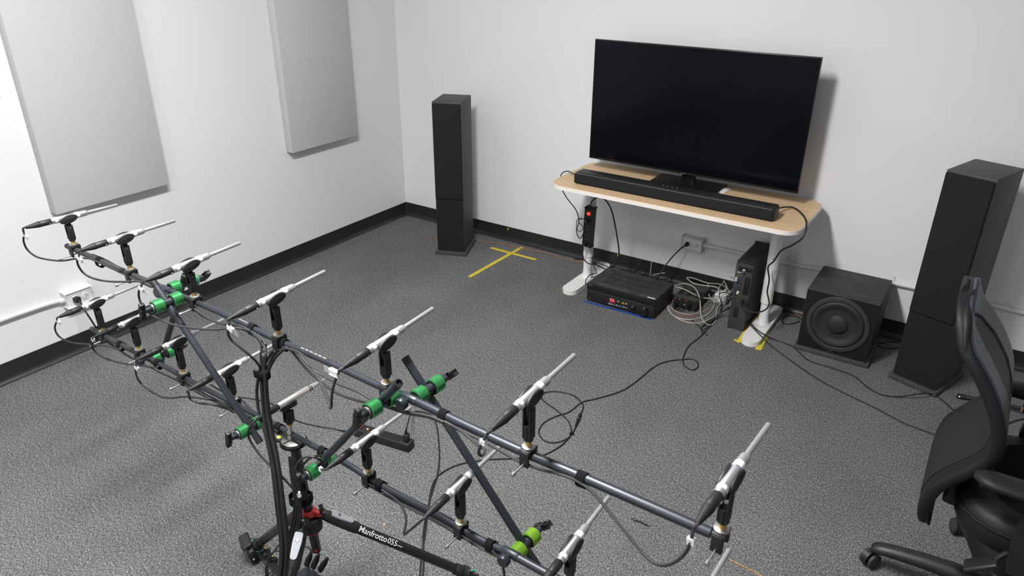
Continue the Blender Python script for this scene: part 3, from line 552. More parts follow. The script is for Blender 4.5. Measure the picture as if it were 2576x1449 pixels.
a = PY(1484, 524, 3.60); b = PY(1476, 619, 3.60); c = (a+b)/2; ax = (a-b).normalized(); X, Y, A_ = frame(ax, (0, -1, 0)); R = Matrix((Y, X, A_)).transposed()
MB().box(c+Vector((0, 0.012, 0)), (0.050, 0.036, (a-b).length), R, 0.008, 3).build('body', 'black', t)
s1 = a+X*0.006+(b-a)*0.13; lab(MB().box(s1+X*0.004, (0.017, 0.006, 0.014), R, 0.002).build('rocker_switch', 'redglow', t), 'glowing red switch')
for k in range(6):
    q = a+(b-a)*(0.30+k*0.115)+X*0.0065; s = MB().box(q, (0.03, 0.002, 0.019), R, 0.0008).build('socket', 'gloss', t)
    mm = MB(); mm.box(q+X*0.0012+Y*0.006, (0.0018, 0.001, 0.006), R); mm.box(q+X*0.0012-Y*0.006, (0.0018, 0.001, 0.006), R); mm.build('slot', 'darkhole', s, 0)
for q in (a+(b-a)*0.30, a+(b-a)*0.93): MB().box(q+X*0.018-Y*0.006, (0.018, 0.022, 0.018), R, 0.003).build('plug', 'black', t)
cab('power_cable', [a+A_*0.001, PY(1488, 508, 3.60), PY(1497, 499, 3.59), PY(1510, 497, 3.58), PY(1525, 505, 3.58), PY(1538, 528, 3.59), PY(1546, 560, 3.62), PY(1553, 600, 3.66), PY(1557, 630, 3.70), PY(1556, 650, 3.72), PY(1548, 665, 3.72), FL(1540, 673, .09), FL(1530, 684, .05)], 0.0042, 'rubber', 'thick black cord arching from the desk power strip top', 'cord')
cab('power_cable', [PY(1468, 621, 3.58), PY(1466, 640, 3.58), PY(1471, 655, 3.58), PY(1483, 664, 3.58), PY(1495, 664, 3.60), PY(1512, 672, 3.66), PY(1530, 680, 3.70)], 0.0035, 'rubber', 'black cord looping under the desk power strip', 'cord')
cab('power_cable', fl3([(1473, 716, .06), (1474, 705, .06), (1484, 692, .06), (1500, 687, .06), (1498, 678, .08), (1494, 668, .1), (1505, 662, .1), (1525, 670, .09), (1545, 680, .08)]), 0.003, 'rubber', 'black cord looping behind the left corner of the receiver', 'cord')
cab('power_cable', fl3([(1468, 680, .05), (1474, 690, .035), (1490, 697, .035), (1510, 690, .04)]), 0.002, 'rubber', 'thin black cord lying over the left desk foot', 'cord')
cab('power_cable', fl3([(1445, 652), (1462, 652), (1475, 650)], .006), 0.003, 'rubber', 'black cable stub with a connector left of the desk leg', 'cord')
for k, (cx_, cy_) in enumerate(((1600, 668), (1606, 672))):
    pts = [PY(cx_+18*math.cos(a_)-3*k, cy_+15*math.sin(a_), 3.84+0.004*k) for a_ in [i*PI/8 for i in range(17)]]
    cab('coiled_cable', pts, 0.0022, 'rubber', ['left', 'right'][k]+' loop of thin black cord hung against the baseboard', 'cord')
tag(MB().cyl(PY(1616, 654, 3.83), PY(1592, 690, 3.80), 0.006, 8).build('antenna', 'black'), 'black stick antenna rising behind the receiver', 'antenna')
cab('power_cable', fl3([(1570, 684, .06), (1580, 678, .08), (1596, 678, .08), (1606, 690, .06), (1625, 700, .04), (1650, 704, .04), (1690, 700, .03)]), 0.003, 'rubber', 'black cord winding behind the receiver toward the wall cord', 'cord')
tag(MB().box(FL(1680, 692, .015)+Vector((0, 0.02, 0)), (0.2, 0.07, 0.03), rotz(0.0), 0.006).build('power_brick', 'black'), 'flat black power brick on the floor behind the audio box', 'adapter')
cab('power_cable', [ip(1701, 764)+Vector((0, -.045, 0)), FL(1712, 776, .01), FL(1716, 768, .04), FL(1706, 752, .06), FL(1690, 738, .07), FL(1684, 726, .075)], 0.0026, 'rubber', 'thin black cord curling over the front of the audio box', 'cord')
cab('power_cable', [ip(1735, 766)+Vector((0, -.045, 0)), FL(1722, 780, .01), FL(1708, 781, .006), FL(1695, 776, .006)], 0.0026, 'rubber', 'thin black cord from the right plug of the audio box', 'cord')
cab('power_cable', fl3([(1835, 738, .07), (1820, 736, .08), (1810, 740, .08), (1811, 752, .05), (1816, 765, .02), (1812, 785, .01)]), 0.0028, 'rubber', 'thin black cord draped over the white adapter', 'cord')
# left wall cord + floor strip
p = OLF+Vector((0.05, -0.024, 0)); tag(MB().box(p+Vector((0.012, 0, 0)), (0.03, 0.026, 0.026), rotz(0.2), 0.004).build('power_plug', 'black'), 'black plug in the left wall outlet', 'plug')
cab('power_cable', [OLF+Vector((0.07, -0.02, -0.005)), PX(200, 757, WX+0.10), PX(212, 778, WX+0.12), PX(226, 800, WX+0.14), FL(262, 850, .03), FL(330, 900), FL(430, 950), FL(520, 985), FL(586, 997), FL(650, 1007), FL(690, 1020), FL(745, 1058), FL(800, 1073), FL(850, 1082), FL(893, 1088, .02)], 0.0042, 'rubber', 'long black power cord from the left wall outlet to the floor strip', 'cord')
a = FL(893, 1096, .0); b = FL(1030, 1138, .0); a.z = b.z = 0.02; d = (b-a).normalized(); c = (a+b)/2; R = rotz(math.atan2(d.y, d.x)); v = Vector((-d.y, d.x, 0)); c = c+v*0.018
t = thing('power_strip', Vector((c.x, c.y, 0)), 'black power strip lying on the carpet behind the bars', 'power strip', 'power strips')
L_ = (b-a).length
MB().box(c, (L_, 0.048, 0.036), R, 0.003).build('body', 'black', t)
lab(MB().box(c-d*(L_/2-0.02)+ZV*0.021, (0.016, 0.022, 0.006), R, 0.002).build('rocker_switch', 'red', t), 'red rocker switch'); lab(MB().lathe(c-d*(L_/2-0.055)+ZV*0.018, ZV, [(0.0035, 0), (0.0035, 0.002), (0.002, 0.003)], 12).build('indicator_lamp', 'led', t), 'orange lamp')
for k in range(5):
    q = c-d*(L_/2-0.085-k*(L_-0.135)/4.4)+ZV*0.0185; s = MB().box(q, (0.028, 0.034, 0.001), R).build('socket', 'gloss', t)
    MB().box(q+v*0.006+ZV*0.0008, (0.007, 0.0015, 0.0006), R).box(q-v*0.006+ZV*0.0008, (0.007, 0.0015, 0.0006), R).build('slot', 'darkhole', s, 0)
q = c+d*(L_/2-0.022)+ZV*0.018
t2 = thing('power_plug', q, 'black plug standing in the right end of the floor power strip', 'plug')
MB().box(q+ZV*0.018, (0.022, 0.026, 0.036), R, 0.005).build('body', 'black', t2); MB().lathe(q+ZV*0.034, ZV, [(0.007, 0), (0.005, 0.02)], 10).build('strain_relief', 'rubber', t2)
cab('power_cable', [q+ZV*0.05]+fl3([(1025, 1068, .12), (1032, 1045, .06), (1045, 1035, .01), (1070, 1038, .004), (1089, 1048, .004), (1100, 1080, .004), (1104, 1120, .004), (1105, 1160, .004), (1099, 1200, .004), (1086, 1240, .004), (1072, 1295, .004), (1064, 1350, .004), (1066, 1400, .004), (1062, 1475, .004)]), 0.0032, 'rubber', 'black cord from the floor strip plug passing under the bars', 'cord')
# ================================================================ MICROPHONE ARRAY
UPX = [(169, 619), (270, 665), (400, 720), (472, 750), (570, 792), (678, 846), (831, 914), (959, 974), (1011, 992), (1082, 1026), (1170, 1070), (1305, 1133), (1465, 1201), (1627, 1270), (1789, 1340)]
LPX = [(231, 828), (304, 868), (388, 907), (446, 939), (523, 981), (618, 1028), (691, 1066), (758, 1104), (872, 1166), (917, 1195), (1005, 1247), (1110, 1299), (1213, 1361), (1285, 1392), (1341, 1424), (1560, 1545), (1800, 1650)]
UB = [AP(q[0], q[1], OU) for q in UPX]; LB = [AP(q[0], q[1], OL) for q in LPX]
def flat(P):   # real poles are straight: least squares height over distance along the frame, keeping a little sag
    n = len(P); X_ = [p.dot(DX) for p in P]; Z_ = [p.z for p in P]; mx, mz = sum(X_)/n, sum(Z_)/n
    k = sum((x-mx)*(z-mz) for x, z in zip(X_, Z_))/sum((x-mx)**2 for x in X_)
    for p, x in zip(P, X_): p.z = 0.75*p.z+0.25*(mz+k*(x-mx))
    return P
flat(UB); LB = flat(LB[:-2]); dl = LB[-1]-LB[-4]; LB += [LB[-1]+dl.normalized()*0.3, LB[-1]+dl.normalized()*0.62]
def onbar(B, x):
    for a, b in zip(B, B[1:]):
        xa, xb = a.dot(DX), b.dot(DX)
        if xa <= x <= xb or b is B[-1]: return a+(b-a)*((x-xa)/(xb-xa))
    return B[-1]
def bardir(B, x): return (onbar(B, x+0.02)-onbar(B, x-0.02)).normalized()
def barpx(B, px, py, o): return onbar(B, AP(px, py, o).dot(DX))
def makebar(B, nm, label, cuts, radii, mats, knobs, o_):
    t = thing(nm, B[0], label, 'pole', 'long horizontal microphone bars')
    xs_ = [B[0].dot(DX)]+[AP(c_[0], c_[1], o_).dot(DX) for c_ in cuts]+[B[-1].dot(DX)]
    for k in range(len(xs_)-1):
        pts = [onbar(B, xs_[k])]+[p for p in B if xs_[k]+0.01 < p.dot(DX) < xs_[k+1]-0.01]+[onbar(B, xs_[k+1])]
        MB().tube(pts, radii[k], 18).build('tube', mats[k], t)
    for kx in knobs:
        p = barpx(B, kx[0], kx[1], o_); d = bardir(B, p.dot(DX))
        MB().lathe(p-d*0.022, d, [(0.0095, 0), (0.0105, 0.002), (0.0105, 0.042), (0.0095, 0.044)], 20).build('collar', 'bar', t)
        k = MB().lathe(p-DH*0.009, -DH, [(0.006, 0), (0.006, 0.008), (0.013, 0.009), (0.0145, 0.012), (0.0145, 0.022), (0.0125, 0.025)], 22).build('locking_knob', 'bar', t)
    return t
makebar(UB, 'upper_bar', 'upper long dark pole carrying the higher row of microphones', [(415, 726), (1031, 1003)], [0.0088, 0.0082, 0.0098], ['bargrey', 'bar', 'bar'], [(419, 728), (1031, 1003)], OU)
makebar(LB, 'lower_bar', 'lower long dark pole carrying the lower row of microphones', [(372, 900), (1285, 1392)], [0.0088, 0.0082, 0.0098], ['bargrey', 'bar', 'bar'], [(372, 900), (1285, 1392)], OL)
m = MB(); 
for (a_, b_) in (((602, 806), (624, 816)), ((756, 876), (822, 904))):
    pa = barpx(UB, a_[0], a_[1], OU); pb = barpx(UB, b_[0], b_[1], OU); n = 6
    for k in range(n):
        c = pa+(pb-pa)*((k+0.5)/n)+ZV*0.0083; m.box(c, ((pb-pa).length/n*0.75, 0.003, 0.0006), rotz(-PSI))
o = m.build('printed_marking', 'printg', bpy.data.objects['upper_bar'], 0)
# ---- velcro straps
def strap(B, px, py, o_, label, hang=0.010, grp='velcro straps round the bars'):
    p = barpx(B, px, py, o_); d = bardir(B, p.dot(DX)); x, y, a = frame(d)
    o = MB(); n = 22; R0 = []; R1 = []
    m = o
    c = p-ZV*hang*0.5; rings = []
    for i in range(n):
        an = 2*PI*i/n; v = x*math.cos(an)*(0.0125+hang*0.5)+y*math.sin(an)*0.0125; vi = x*math.cos(an)*(0.0103+hang*0.5)+y*math.sin(an)*0.0103
        rings.append([m.b.verts.new(c+v-d*0.0095), m.b.verts.new(c+v+d*0.0095), m.b.verts.new(c+vi+d*0.0095), m.b.verts.new(c+vi-d*0.0095)])
    m.skin(rings, closed=True)
    m.box(c-y*0.0135-x*0.003, (0.019, 0.003, 0.012), Matrix((d, y, x)).transposed(), 0.001)
    tag(m.build('velcro_strap', 'velcro'), label, 'strap', grp)
for q, l in (((250, 651), 'black velcro strap on the upper bar between its first two microphones'), ((636, 829), 'black velcro strap on the upper bar left of the fourth microphone'), ((715, 868), 'black velcro strap on the upper bar where the cable trunk drops'), ((1117, 1047), 'black velcro strap on the upper bar right of the green clamps'), ((1465, 1201), 'black velcro strap on the bare right part of the upper bar')):
    strap(UB, q[0], q[1], OU, l)
for q, l in (((304, 868), 'black velcro strap on the lower bar right of its leftmost microphone'), ((398, 914), 'black velcro strap on the lower bar beside the small far green clamp'), ((703, 1078), 'black velcro strap on the lower bar left of the tripod plate'), ((812, 1134), 'black velcro strap on the lower bar behind the middle green clamp'), ((957, 1222), 'black velcro strap on the lower bar above the tripod leg'), ((1235, 1376), 'black velcro strap on the lower bar left of its big knob')):
    strap(LB, q[0], q[1], OL, l)
# ---- braces and clamps
def brace(pts, label):
    P = [AP(q[0], q[1], q[2]) for q in pts]
    t = thing('brace_tube', P[0], label, 'tube', 'diagonal brace tubes'); d = (P[-1]-P[0]).normalized()
    MB().lathe(P[0], P[-1]-P[0], [(0.0068, 0), (0.0092, 0.0), (0.0095, 0.002), (0.0095, (P[-1]-P[0]).length-0.002), (0.009, (P[-1]-P[0]).length)], 22, False, True).build('tube', 'bargrey' if 'back' in label else 'bar', t)
    L_ = (P[-1]-P[0]).length
    for s0 in (0, L_-0.02): MB().lathe(P[0]+d*s0, d, [(0.0097, 0.001), (0.0099, 0.004), (0.0099, 0.016), (0.0097, 0.019)], 22, False, False).build('end_sleeve', 'black', t)
    MB().disc(P[0]+d*0.004, -d, 0.0069).build('hollow_end', 'darkhole', t)
    return P
FO, BO = 0.052, 0.052
BRA = brace([(383, 705, OU-FO), (655, 1114, OL-FO)], 'blue-black diagonal brace tube in front on the left, upper to lower bar')
BRD = brace([(466, 690, OU+BO), (405, 908, OL+BO)], 'short dark diagonal brace tube behind the bars at far left back')
BRC = brace([(1004, 963, OU-FO), (786, 1184, OL-FO)], 'short black brace tube with an open end leaning to the tripod top')
BRB = brace([(1018, 898, OU+BO), (1352, 1425, OL+BO)], 'long dark brace tube behind the bars on the right, crossing to the lime clamp')
def clamp(px, py, off, front, color, label, bardirv, brdir):
    sg = -1 if front else 1; n = DH*sg
    c = AP(px, py, off)           # middle between the two collars, on the brace
    t = thing('pole_clamp', c, label, 'clamp', 'green pole clamps')
    up = ZV
    for s in (-1, 1):
        cc = c+n*s*0.027
        col = MB().lathe(cc-n*0.0145, n, [(0.0170, 0), (0.0190, 0.0015), (0.0190, 0.0275), (0.0170, 0.029)], 36).build('collar', color, t)
        lab(MB().lathe(cc-n*0.0150, n, [(0.0158, 0), (0.0158, 0.0300)], 26).build('collar_core', 'blackm', t), 'black core')
    MB().cyl(c-n*0.040, c+n*0.050, 0.0112, 20).build('spindle', 'bar', t)
    MB().lathe(c+n*0.0425, n, [(0.0125, 0), (0.0125, 0.0028)], 20).build('washer', 'nickel', t)
    MB().cyl(c+n*0.040, c+n*0.068, 0.0078, 16).build('shaft', 'bar', t)
    h = c+n*0.071; X, Y, A_ = frame(n, ZV*0.9+DX*(0.35 if front else 0.9)); R = Matrix((X, Y, A_)).transposed()
    MB().box(h, (0.022, 0.013, 0.013), R, 0.003).box(h+X*0.016+Y*0.002, (0.022, 0.011, 0.013), R, 0.002).box(h-X*0.016-Y*0.002, (0.022, 0.011, 0.013), R, 0.002).build('wing_handle', 'black', t)
    return t
bd = DX; 
clamp(420, 761, OU-FO, True, 'green', 'green clamp with wing handle toward the camera, left end of the upper bar', DX, None)
clamp(461, 715, OU+BO, False, 'green', 'green clamp behind the upper bar at left, handle toward the wall', DX, None)
clamp(631, 1074, OL-FO, True, 'green', 'green clamp on the lower bar left of the tripod plate', DX, None)
clamp(410, 893, OL+BO, False, 'green', 'small far green clamp half hidden behind the lower bar at left', DX, None)
clamp(960, 1013, OU-FO, True, 'green', 'green clamp on the upper bar in the middle, handle toward the camera', DX, None)
clamp(1076, 981, OU+BO, False, 'green', 'green clamp behind the upper bar in the middle, handle pointing away', DX, None)
clamp(806, 1173, OL-FO, True, 'green', 'green clamp on the lower bar above the tripod hub', DX, None)
clamp(1320, 1370, OL+BO, False, 'lime', 'yellow-green clamp at the bottom right end of the brace', DX, None)
# ---- microphones
MIC = [ # row, connector end, joint, tip, bar, name words
 ('u', (69.5, 573.4), (128.1, 557.0), (294.4, 515.5), 'first microphone from the left on the upper bar'),
 ('u', (209.1, 629.8), (268.8, 609.5), (438.9, 555.5), 'second microphone from the left on the upper bar'),
 ('u', (371.6, 703.9), (433.1, 679.6), (603.2, 611.3), 'third microphone from the left on the upper bar'),
 ('u', (582.8, 799), (646.5, 767.2), (816.6, 682.9), 'fourth microphone from the left on the upper bar'),
 ('u', (862.1, 924), (925.9, 883.4), (1089, 776.2), 'fifth microphone from the left on the upper bar'),
 ('u', (1234.5, 1085.9), (1295.8, 1027.9), (1444.9, 893.8), 'sixth microphone from the left on the upper bar'),
 ('u', (1751.5, 1322.2), (1806.5, 1244.6), (1933.5, 1068.2), 'nearest, rightmost microphone on the upper bar'),
 ('l', (154.5, 796.6), (205.6, 774.5), None, 'first microphone from the left on the lower bar'),
 ('l', (242.1, 843.5), (296.6, 821.4), None, 'second microphone from the left on the lower bar'),
 ('l', (353.6, 903.5), (408.3, 875.4), (562, 804), 'third microphone from the left on the lower bar'),
 ('l', (484, 977), (537, 948), (694, 864), 'fourth microphone from the left on the lower bar'),
 ('l', (826.1, 1179), (883.3, 1134.3), None, 'lower bar microphone right of the tripod plate'),
 ('l', (1066.6, 1305.2), (1124, 1249.5), (1258.7, 1122.4), 'lower bar microphone crossing behind the right brace'),
 ('l', None, (1407.2, 1413.4), (1531, 1250), 'lower bar microphone cut by the bottom edge'),
 ('l', None, None, (1833.9, 1384), 'microphone whose tip alone shows at the bottom edge'),
]
MD = (DH*math.cos(0.0474)+ZV*math.sin(0.0474)).normalized()
def mic_pose(e):
    row, cp_, jp, tp, _ = e; o = (OU if row == 'u' else OL)-0.047
    if jp is None:
        T = AP(tp[0], tp[1], o+0.21); return T-MD*0.21, MD
    J = AP(jp[0], jp[1], o)
    if tp is None: return J, MD
    T = AP(tp[0], tp[1], o+0.21*MD.dot(DH)); return J, (T-J).normalized()
def cradle(C0, A, drop, t):
    """open sleeve with two oval wings gripping the mic, axis A through C0, hanging toward drop"""
    x, y, a = frame(A, drop)      # x points down to the stem
    m = MB(); rows = []; NT, NS = 22, 8
    for i in range(NT+1):
        th = math.radians(-95+190*i/NT); ab = abs(math.degrees(th))
        L_ = 0.0135+0.0001*ab
        sh = 0.004*max(0, (ab-20)/100)
        ro = 0.0125+0.0025*math.exp(-((ab-70)/35)**2); 
        u = x*math.cos(th)+y*math.sin(th)
        rows.append(([m.b.verts.new(C0+a*(sh-L_+2*L_*k/NS)+u*(ro-0.0022*(abs(2*k/NS-1))**3)) for k in range(NS+1)], [m.b.verts.new(C0+a*(sh-L_+2*L_*k/NS)+u*0.0101) for k in range(NS+1)]))
    for (A0, A1), (B0, B1) in zip(rows, rows[1:]):
        for k in range(NS):
            m.b.faces.new((A0[k], A0[k+1], B0[k+1], B0[k])); m.b.faces.new((A1[k], B1[k], B1[k+1], A1[k+1]))
        m.b.faces.new((A0[0], B0[0], B1[0], A1[0])); m.b.faces.new((A0[-1], A1[-1], B1[-1], B0[-1]))
    for (A0, A1) in (rows[0], rows[-1]):
        for k in range(NS): m.b.faces.new((A0[k], A0[k+1], A1[k+1], A1[k]))
    for sg in (-1, 1):
        cc = C0+x*0.0035+a*0.002; rings = []
        for oy, ra, rb in ((0.0088, 0.024, 0.0105), (0.0105, 0.0275, 0.0135), (0.0128, 0.0278, 0.0138), (0.0146, 0.0262, 0.0122), (0.0150, 0.0235, 0.0098), (0.0141, 0.0195, 0.0072), (0.0146, 0.0175, 0.0058), (0.0150, 0.012, 0.003)):
            ring = []
            for i in range(28):
                an = 2*PI*i/28; e = math.cos(an); f = math.sin(an)
                tilt = 0.0026*e*(ra/0.0275)          # the oval rises toward the nose
                ring.append(m.b.verts.new(cc+y*sg*(oy-0.0016*max(0, -f)*(rb/0.0138))+a*ra*e+x*(rb*f-tilt)))
            rings.append(ring)
        m.skin(rings)
    return m.build('cradle', 'black', t, 50)
def clamp_mount(B, C0, A, label, stain=False):
    xb = C0.dot(DX); P = onbar(B, xb); s = (C0-P); h = s.length; s.normalize(); bdv = bardir(B, xb)
    t = thing('microphone_clip', P, label, 'microphone clip', 'microphone clips on the bars')
    yv = DH; xv = yv.cross(s).normalized(); yv = s.cross(xv); R = Matrix((xv, yv, s)).transposed()
    k = h/0.105
    if not stain:
        m = MB(); m.box(P+s*0.0125, (0.024, 0.032, 0.008), R, 0.002); m.box(P+yv*0.0125-s*0.001, (0.022, 0.007, 0.030), R, 0.002)
        m.box(P-yv*0.014-s*0.004, (0.022, 0.007, 0.036), R, 0.003); m.build('pipe_clamp', 'black', t)
        a = P-yv*0.012-s*0.0145; dr = (-yv-s*0.05).normalized()
        MB().cyl(a+yv*0.014, a+dr*0.034, 0.0021, 10).lathe(a+dr*0.034, dr, [(0.003, 0), (0.0046, 0.001), (0.0046, 0.008), (0.0035, 0.009)], 14).build('thumb_screw', 'steel', t)
        MB().lathe(P+s*0.0165, s, [(0.008, 0), (0.0135, 0.0005), (0.0135, 0.0045), (0.0115, 0.0055)], 26).build('lock_washer', 'steel', t)
        z0 = 0.0215
    else:
        MB().cyl(P+s*0.003, P+s*0.026, 0.0075, 16).build('thread_post', 'nickel', t); MB().box(P-s*0.004, (0.016, 0.016, 0.026), R, 0.002).build('fork', 'nickel', t); z0 = 0.024
    MB().lathe(P+s*z0, s, [(0.0066, 0), (0.0066, 0.012*k), ], 18).build('thread_adapter', 'brass', t)
    f0 = z0+0.010*k; piv = h-0.036
    wd = 0.020 if not stain else 0.026
    m = MB(); m.lathe(P+s*f0, s, [(0.0095, 0), (0.0105, 0.003), (0.0108, max(0.014, (piv-f0)*0.55))], 8)
    m.box(P+s*((f0+piv)/2+0.008)+xv*0.0075, (0.0045, wd*0.95, piv-f0+0.006), R, 0.0018)
    m.box(P+s*((f0+piv)/2+0.008)-xv*0.0075, (0.0045, wd*0.95, piv-f0+0.006), R, 0.0018)
    m.build('swivel_base', 'black', t)
    MB().lathe(P+s*piv-xv*0.011, xv, [(0.004, 0), (0.0045, 0.001), (0.0045, 0.021), (0.004, 0.022)], 14).build('pivot_bolt', 'subgrey', t)
    q = P+s*(piv-0.004); m = MB(); top = C0-s*0.0105
    L_ = (top-q).length
    x, y, a = frame(top-q, A)
    rings = []
    for tt, rx_, ry_ in ((0, 0.0075, 0.0045), (0.3, 0.008, 0.0048), (0.65, 0.0095, 0.0055), (1.0, 0.014, 0.0075), (1.1, 0.015, 0.008)):
        rings.append(m.ring(q+(top-q)*tt, x, y, rx_, ry_, 16))
    m.skin(rings); m.build('neck', 'black', t)
    if not stain: cradle(C0, A, -s, t)
    else:
        m = MB(); m.box(C0-s*0.014, (0.026, 0.05, 0.008), R, 0.003); m.box(C0-s*0.008+xv*0.0125, (0.004, 0.046, 0.018), R, 0.0018); m.box(C0-s*0.008-xv*0.0125, (0.004, 0.046, 0.018), R, 0.0018); m.build('cradle', 'black', t)
    return t
def silver_mic(J, A, label):
    t = thing('measurement_microphone', J, label, 'microphone', 'silver measurement microphones')
    MB().lathe(J, A, [(0.0088, 0), (0.0093, 0.001), (0.0093, 0.104), (0.0088, 0.107), (0.0062, 0.113), (0.0055, 0.114)], 28).build('body', 'silver', t)
    MB().lathe(J+A*0.113, A, [(0.0053, 0), (0.0053, 0.096), (0.0049, 0.0972)], 20).build('capsule_tube', 'silver', t)
    MB().disc(J+A*0.2103, A, 0.0037, 14).build('capsule', 'blackm', t, 0)
    for a_, b_ in ((0.0095, 0.0185), (0.072, 0.086)):
        MB().lathe(J+A*a_, A, [(0.0096, 0), (0.0098, 0.0005), (0.0098, b_-a_-0.0005), (0.0096, b_-a_)], 28, False, False).build('label_band', 'labelw', t)
    x, y, a = frame(A); MB().box(J+A*0.069+x*0.0093, (0.0012, 0.0012, 0.002)).build('marker_dot', 'blackm', t, 0)
    return t
def connector(J, A, t, scale=1.0, E=None):
    """XLR plug behind the microphone joint"""
    k = scale
    MB().lathe(J, -A, [(0.0089, 0), (0.0094, 0.0008), (0.0094, 0.031), (0.0090, 0.032)], 26).build('plug_barrel', 'black', t)
    MB().lathe(J-A*0.032, -A, [(0.0097, 0), (0.0097, 0.002), (0.0092, 0.0028), (0.0097, 0.0036), (0.0097, 0.006), (0.0088, 0.012), (0.0070, 0.024), (0.0050, 0.037), (0.0044, 0.041)], 26).build('cable_boot', 'rubber', t)
    x, y, a = frame(A); MB().box(J-A*0.006-x*0.0055+y*0.0078, (0.005, 0.005, 0.006), None, 0.0015).build('release_tab', 'nickel', t)
CAB = { # pixel paths after the boot: (px, py, offset from bar plane)
 0: [(61, 590, -.10), (59, 605, -.10), (68, 627, -.09), (90, 645, -.08), (120, 653, -.07), (155, 656, -.06), (190, 651, -.04), (222, 650, -.02), (248, 660, -.012), (300, 684, -.012), (380, 722, -.012)],
 1: [(199, 641, -.11), (194, 655, -.11), (199, 672, -.10), (214, 690, -.09), (240, 702, -.08), (275, 708, -.07), (320, 709, -.05), (355, 709, -.03), (400, 730, -.013), (470, 764, -.013), (510, 795, -.01), (550, 812, -.01), (590, 822, -.01), (632, 838, -.01), (655, 862, -.02), (662, 900, -.03), (664, 938, -.035)],
 2: [(358, 714, -.10), (350, 730, -.10), (350, 750, -.10), (362, 775, -.10), (390, 797, -.10), (430, 815, -.09), (480, 825, -.08), (540, 829, -.06), (590, 825, -.04), (632, 834, -.012), (650, 850, -.015), (668, 880, -.03), (668, 905, -.035), (667, 938, -.035)],
 3: [(577, 811, -.11), (573, 835, -.11), (581, 854, -.10), (602, 872, -.09), (635, 900, -.07), (652, 920, -.05), (659, 940, -.035)],
 4: [(852, 935, -.11), (846, 950, -.11), (838, 975, -.11), (834, 1000, -.11), (834, 1021, -.11), (830, 1026, -.10), (825, 1005, -.09), (812, 975, -.08), (790, 932, -.06), (765, 897, -.04), (735, 880, -.02), (712, 878, -.012), (690, 890, -.02), (678, 915, -.03), (674, 938, -.035)],
 5: [(1221, 1100, -.10), (1210, 1120, -.10), (1204, 1140, -.09), (1212, 1146, -.08), (1220, 1132, -.07), (1200, 1118, -.05), (1170, 1092, -.03), (1140, 1072, -.013), (1117, 1060, -.012)],
 6: [(1742, 1342, -.09), (1734, 1372, -.09), (1716, 1400, -.09), (1686, 1419, -.08), (1655, 1420, -.07), (1620, 1395, -.06), (1560, 1322, -.04), (1505, 1254, -.02), (1468, 1220, -.012), (1420, 1197, -.012), (1350, 1178, -.012), (1290, 1152, -.012), (1215, 1110, -.012), (1120, 1066, -.012), (1050, 1040, -.012)],
 7: [(143, 808, -.10), (138, 822, -.10), (142, 838, -.10), (156, 852, -.09), (185, 863, -.08), (230, 867, -.06), (270, 871, -.03), (304, 880, -.012)],
 8: [(233, 853, -.11), (231, 868, -.11), (240, 885, -.10), (262, 900, -.09), (300, 912, -.07), (340, 918, -.04), (396, 925, -.013)],
 9: [(343, 916, -.10), (341, 932, -.10), (346, 952, -.10), (362, 972, -.09), (400, 996, -.09), (430, 1001, -.08), (470, 998, -.07), (520, 1004, -.05), (552, 1010, -.012), (600, 1030, -.012), (700, 1086, -.012)],
 10: [(475, 990, -.11), (478, 1003, -.10), (500, 1014, -.09), (540, 1019, -.07), (580, 1032, -.03), (620, 1050, -.013), (700, 1092, -.013)],
 11: [(812, 1181, -.09), (800, 1176, -.085), (797, 1166, -.08), (808, 1160, -.07), (790, 1150, -.09), (768, 1150, -.10), (748, 1168, -.10), (740, 1200, -.09), (739, 1240, -.075), (744, 1262, -.06)],
 12: [(1045, 1322, -.11), (1022, 1341, -.11), (1016, 1342, -.10), (1021, 1318, -.08), (1020, 1295, -.06), (1008, 1270, -.04), (990, 1252, -.013), (960, 1232, -.012)],
}
TAGS = {0: [(61, 587, .026)], 1: [(197, 646, .026)], 2: [(351, 722, .02)], 3: [(573, 820, .022)], 4: [(850, 942, .026)], 5: [(1216, 1110, .012)], 6: [(1738, 1362, .014)], 7: [(147, 801, .024)], 8: [(232, 853, .012)], 9: [(342, 924, .018)], 11: [(805, 1179, .010)]}
POSE = []
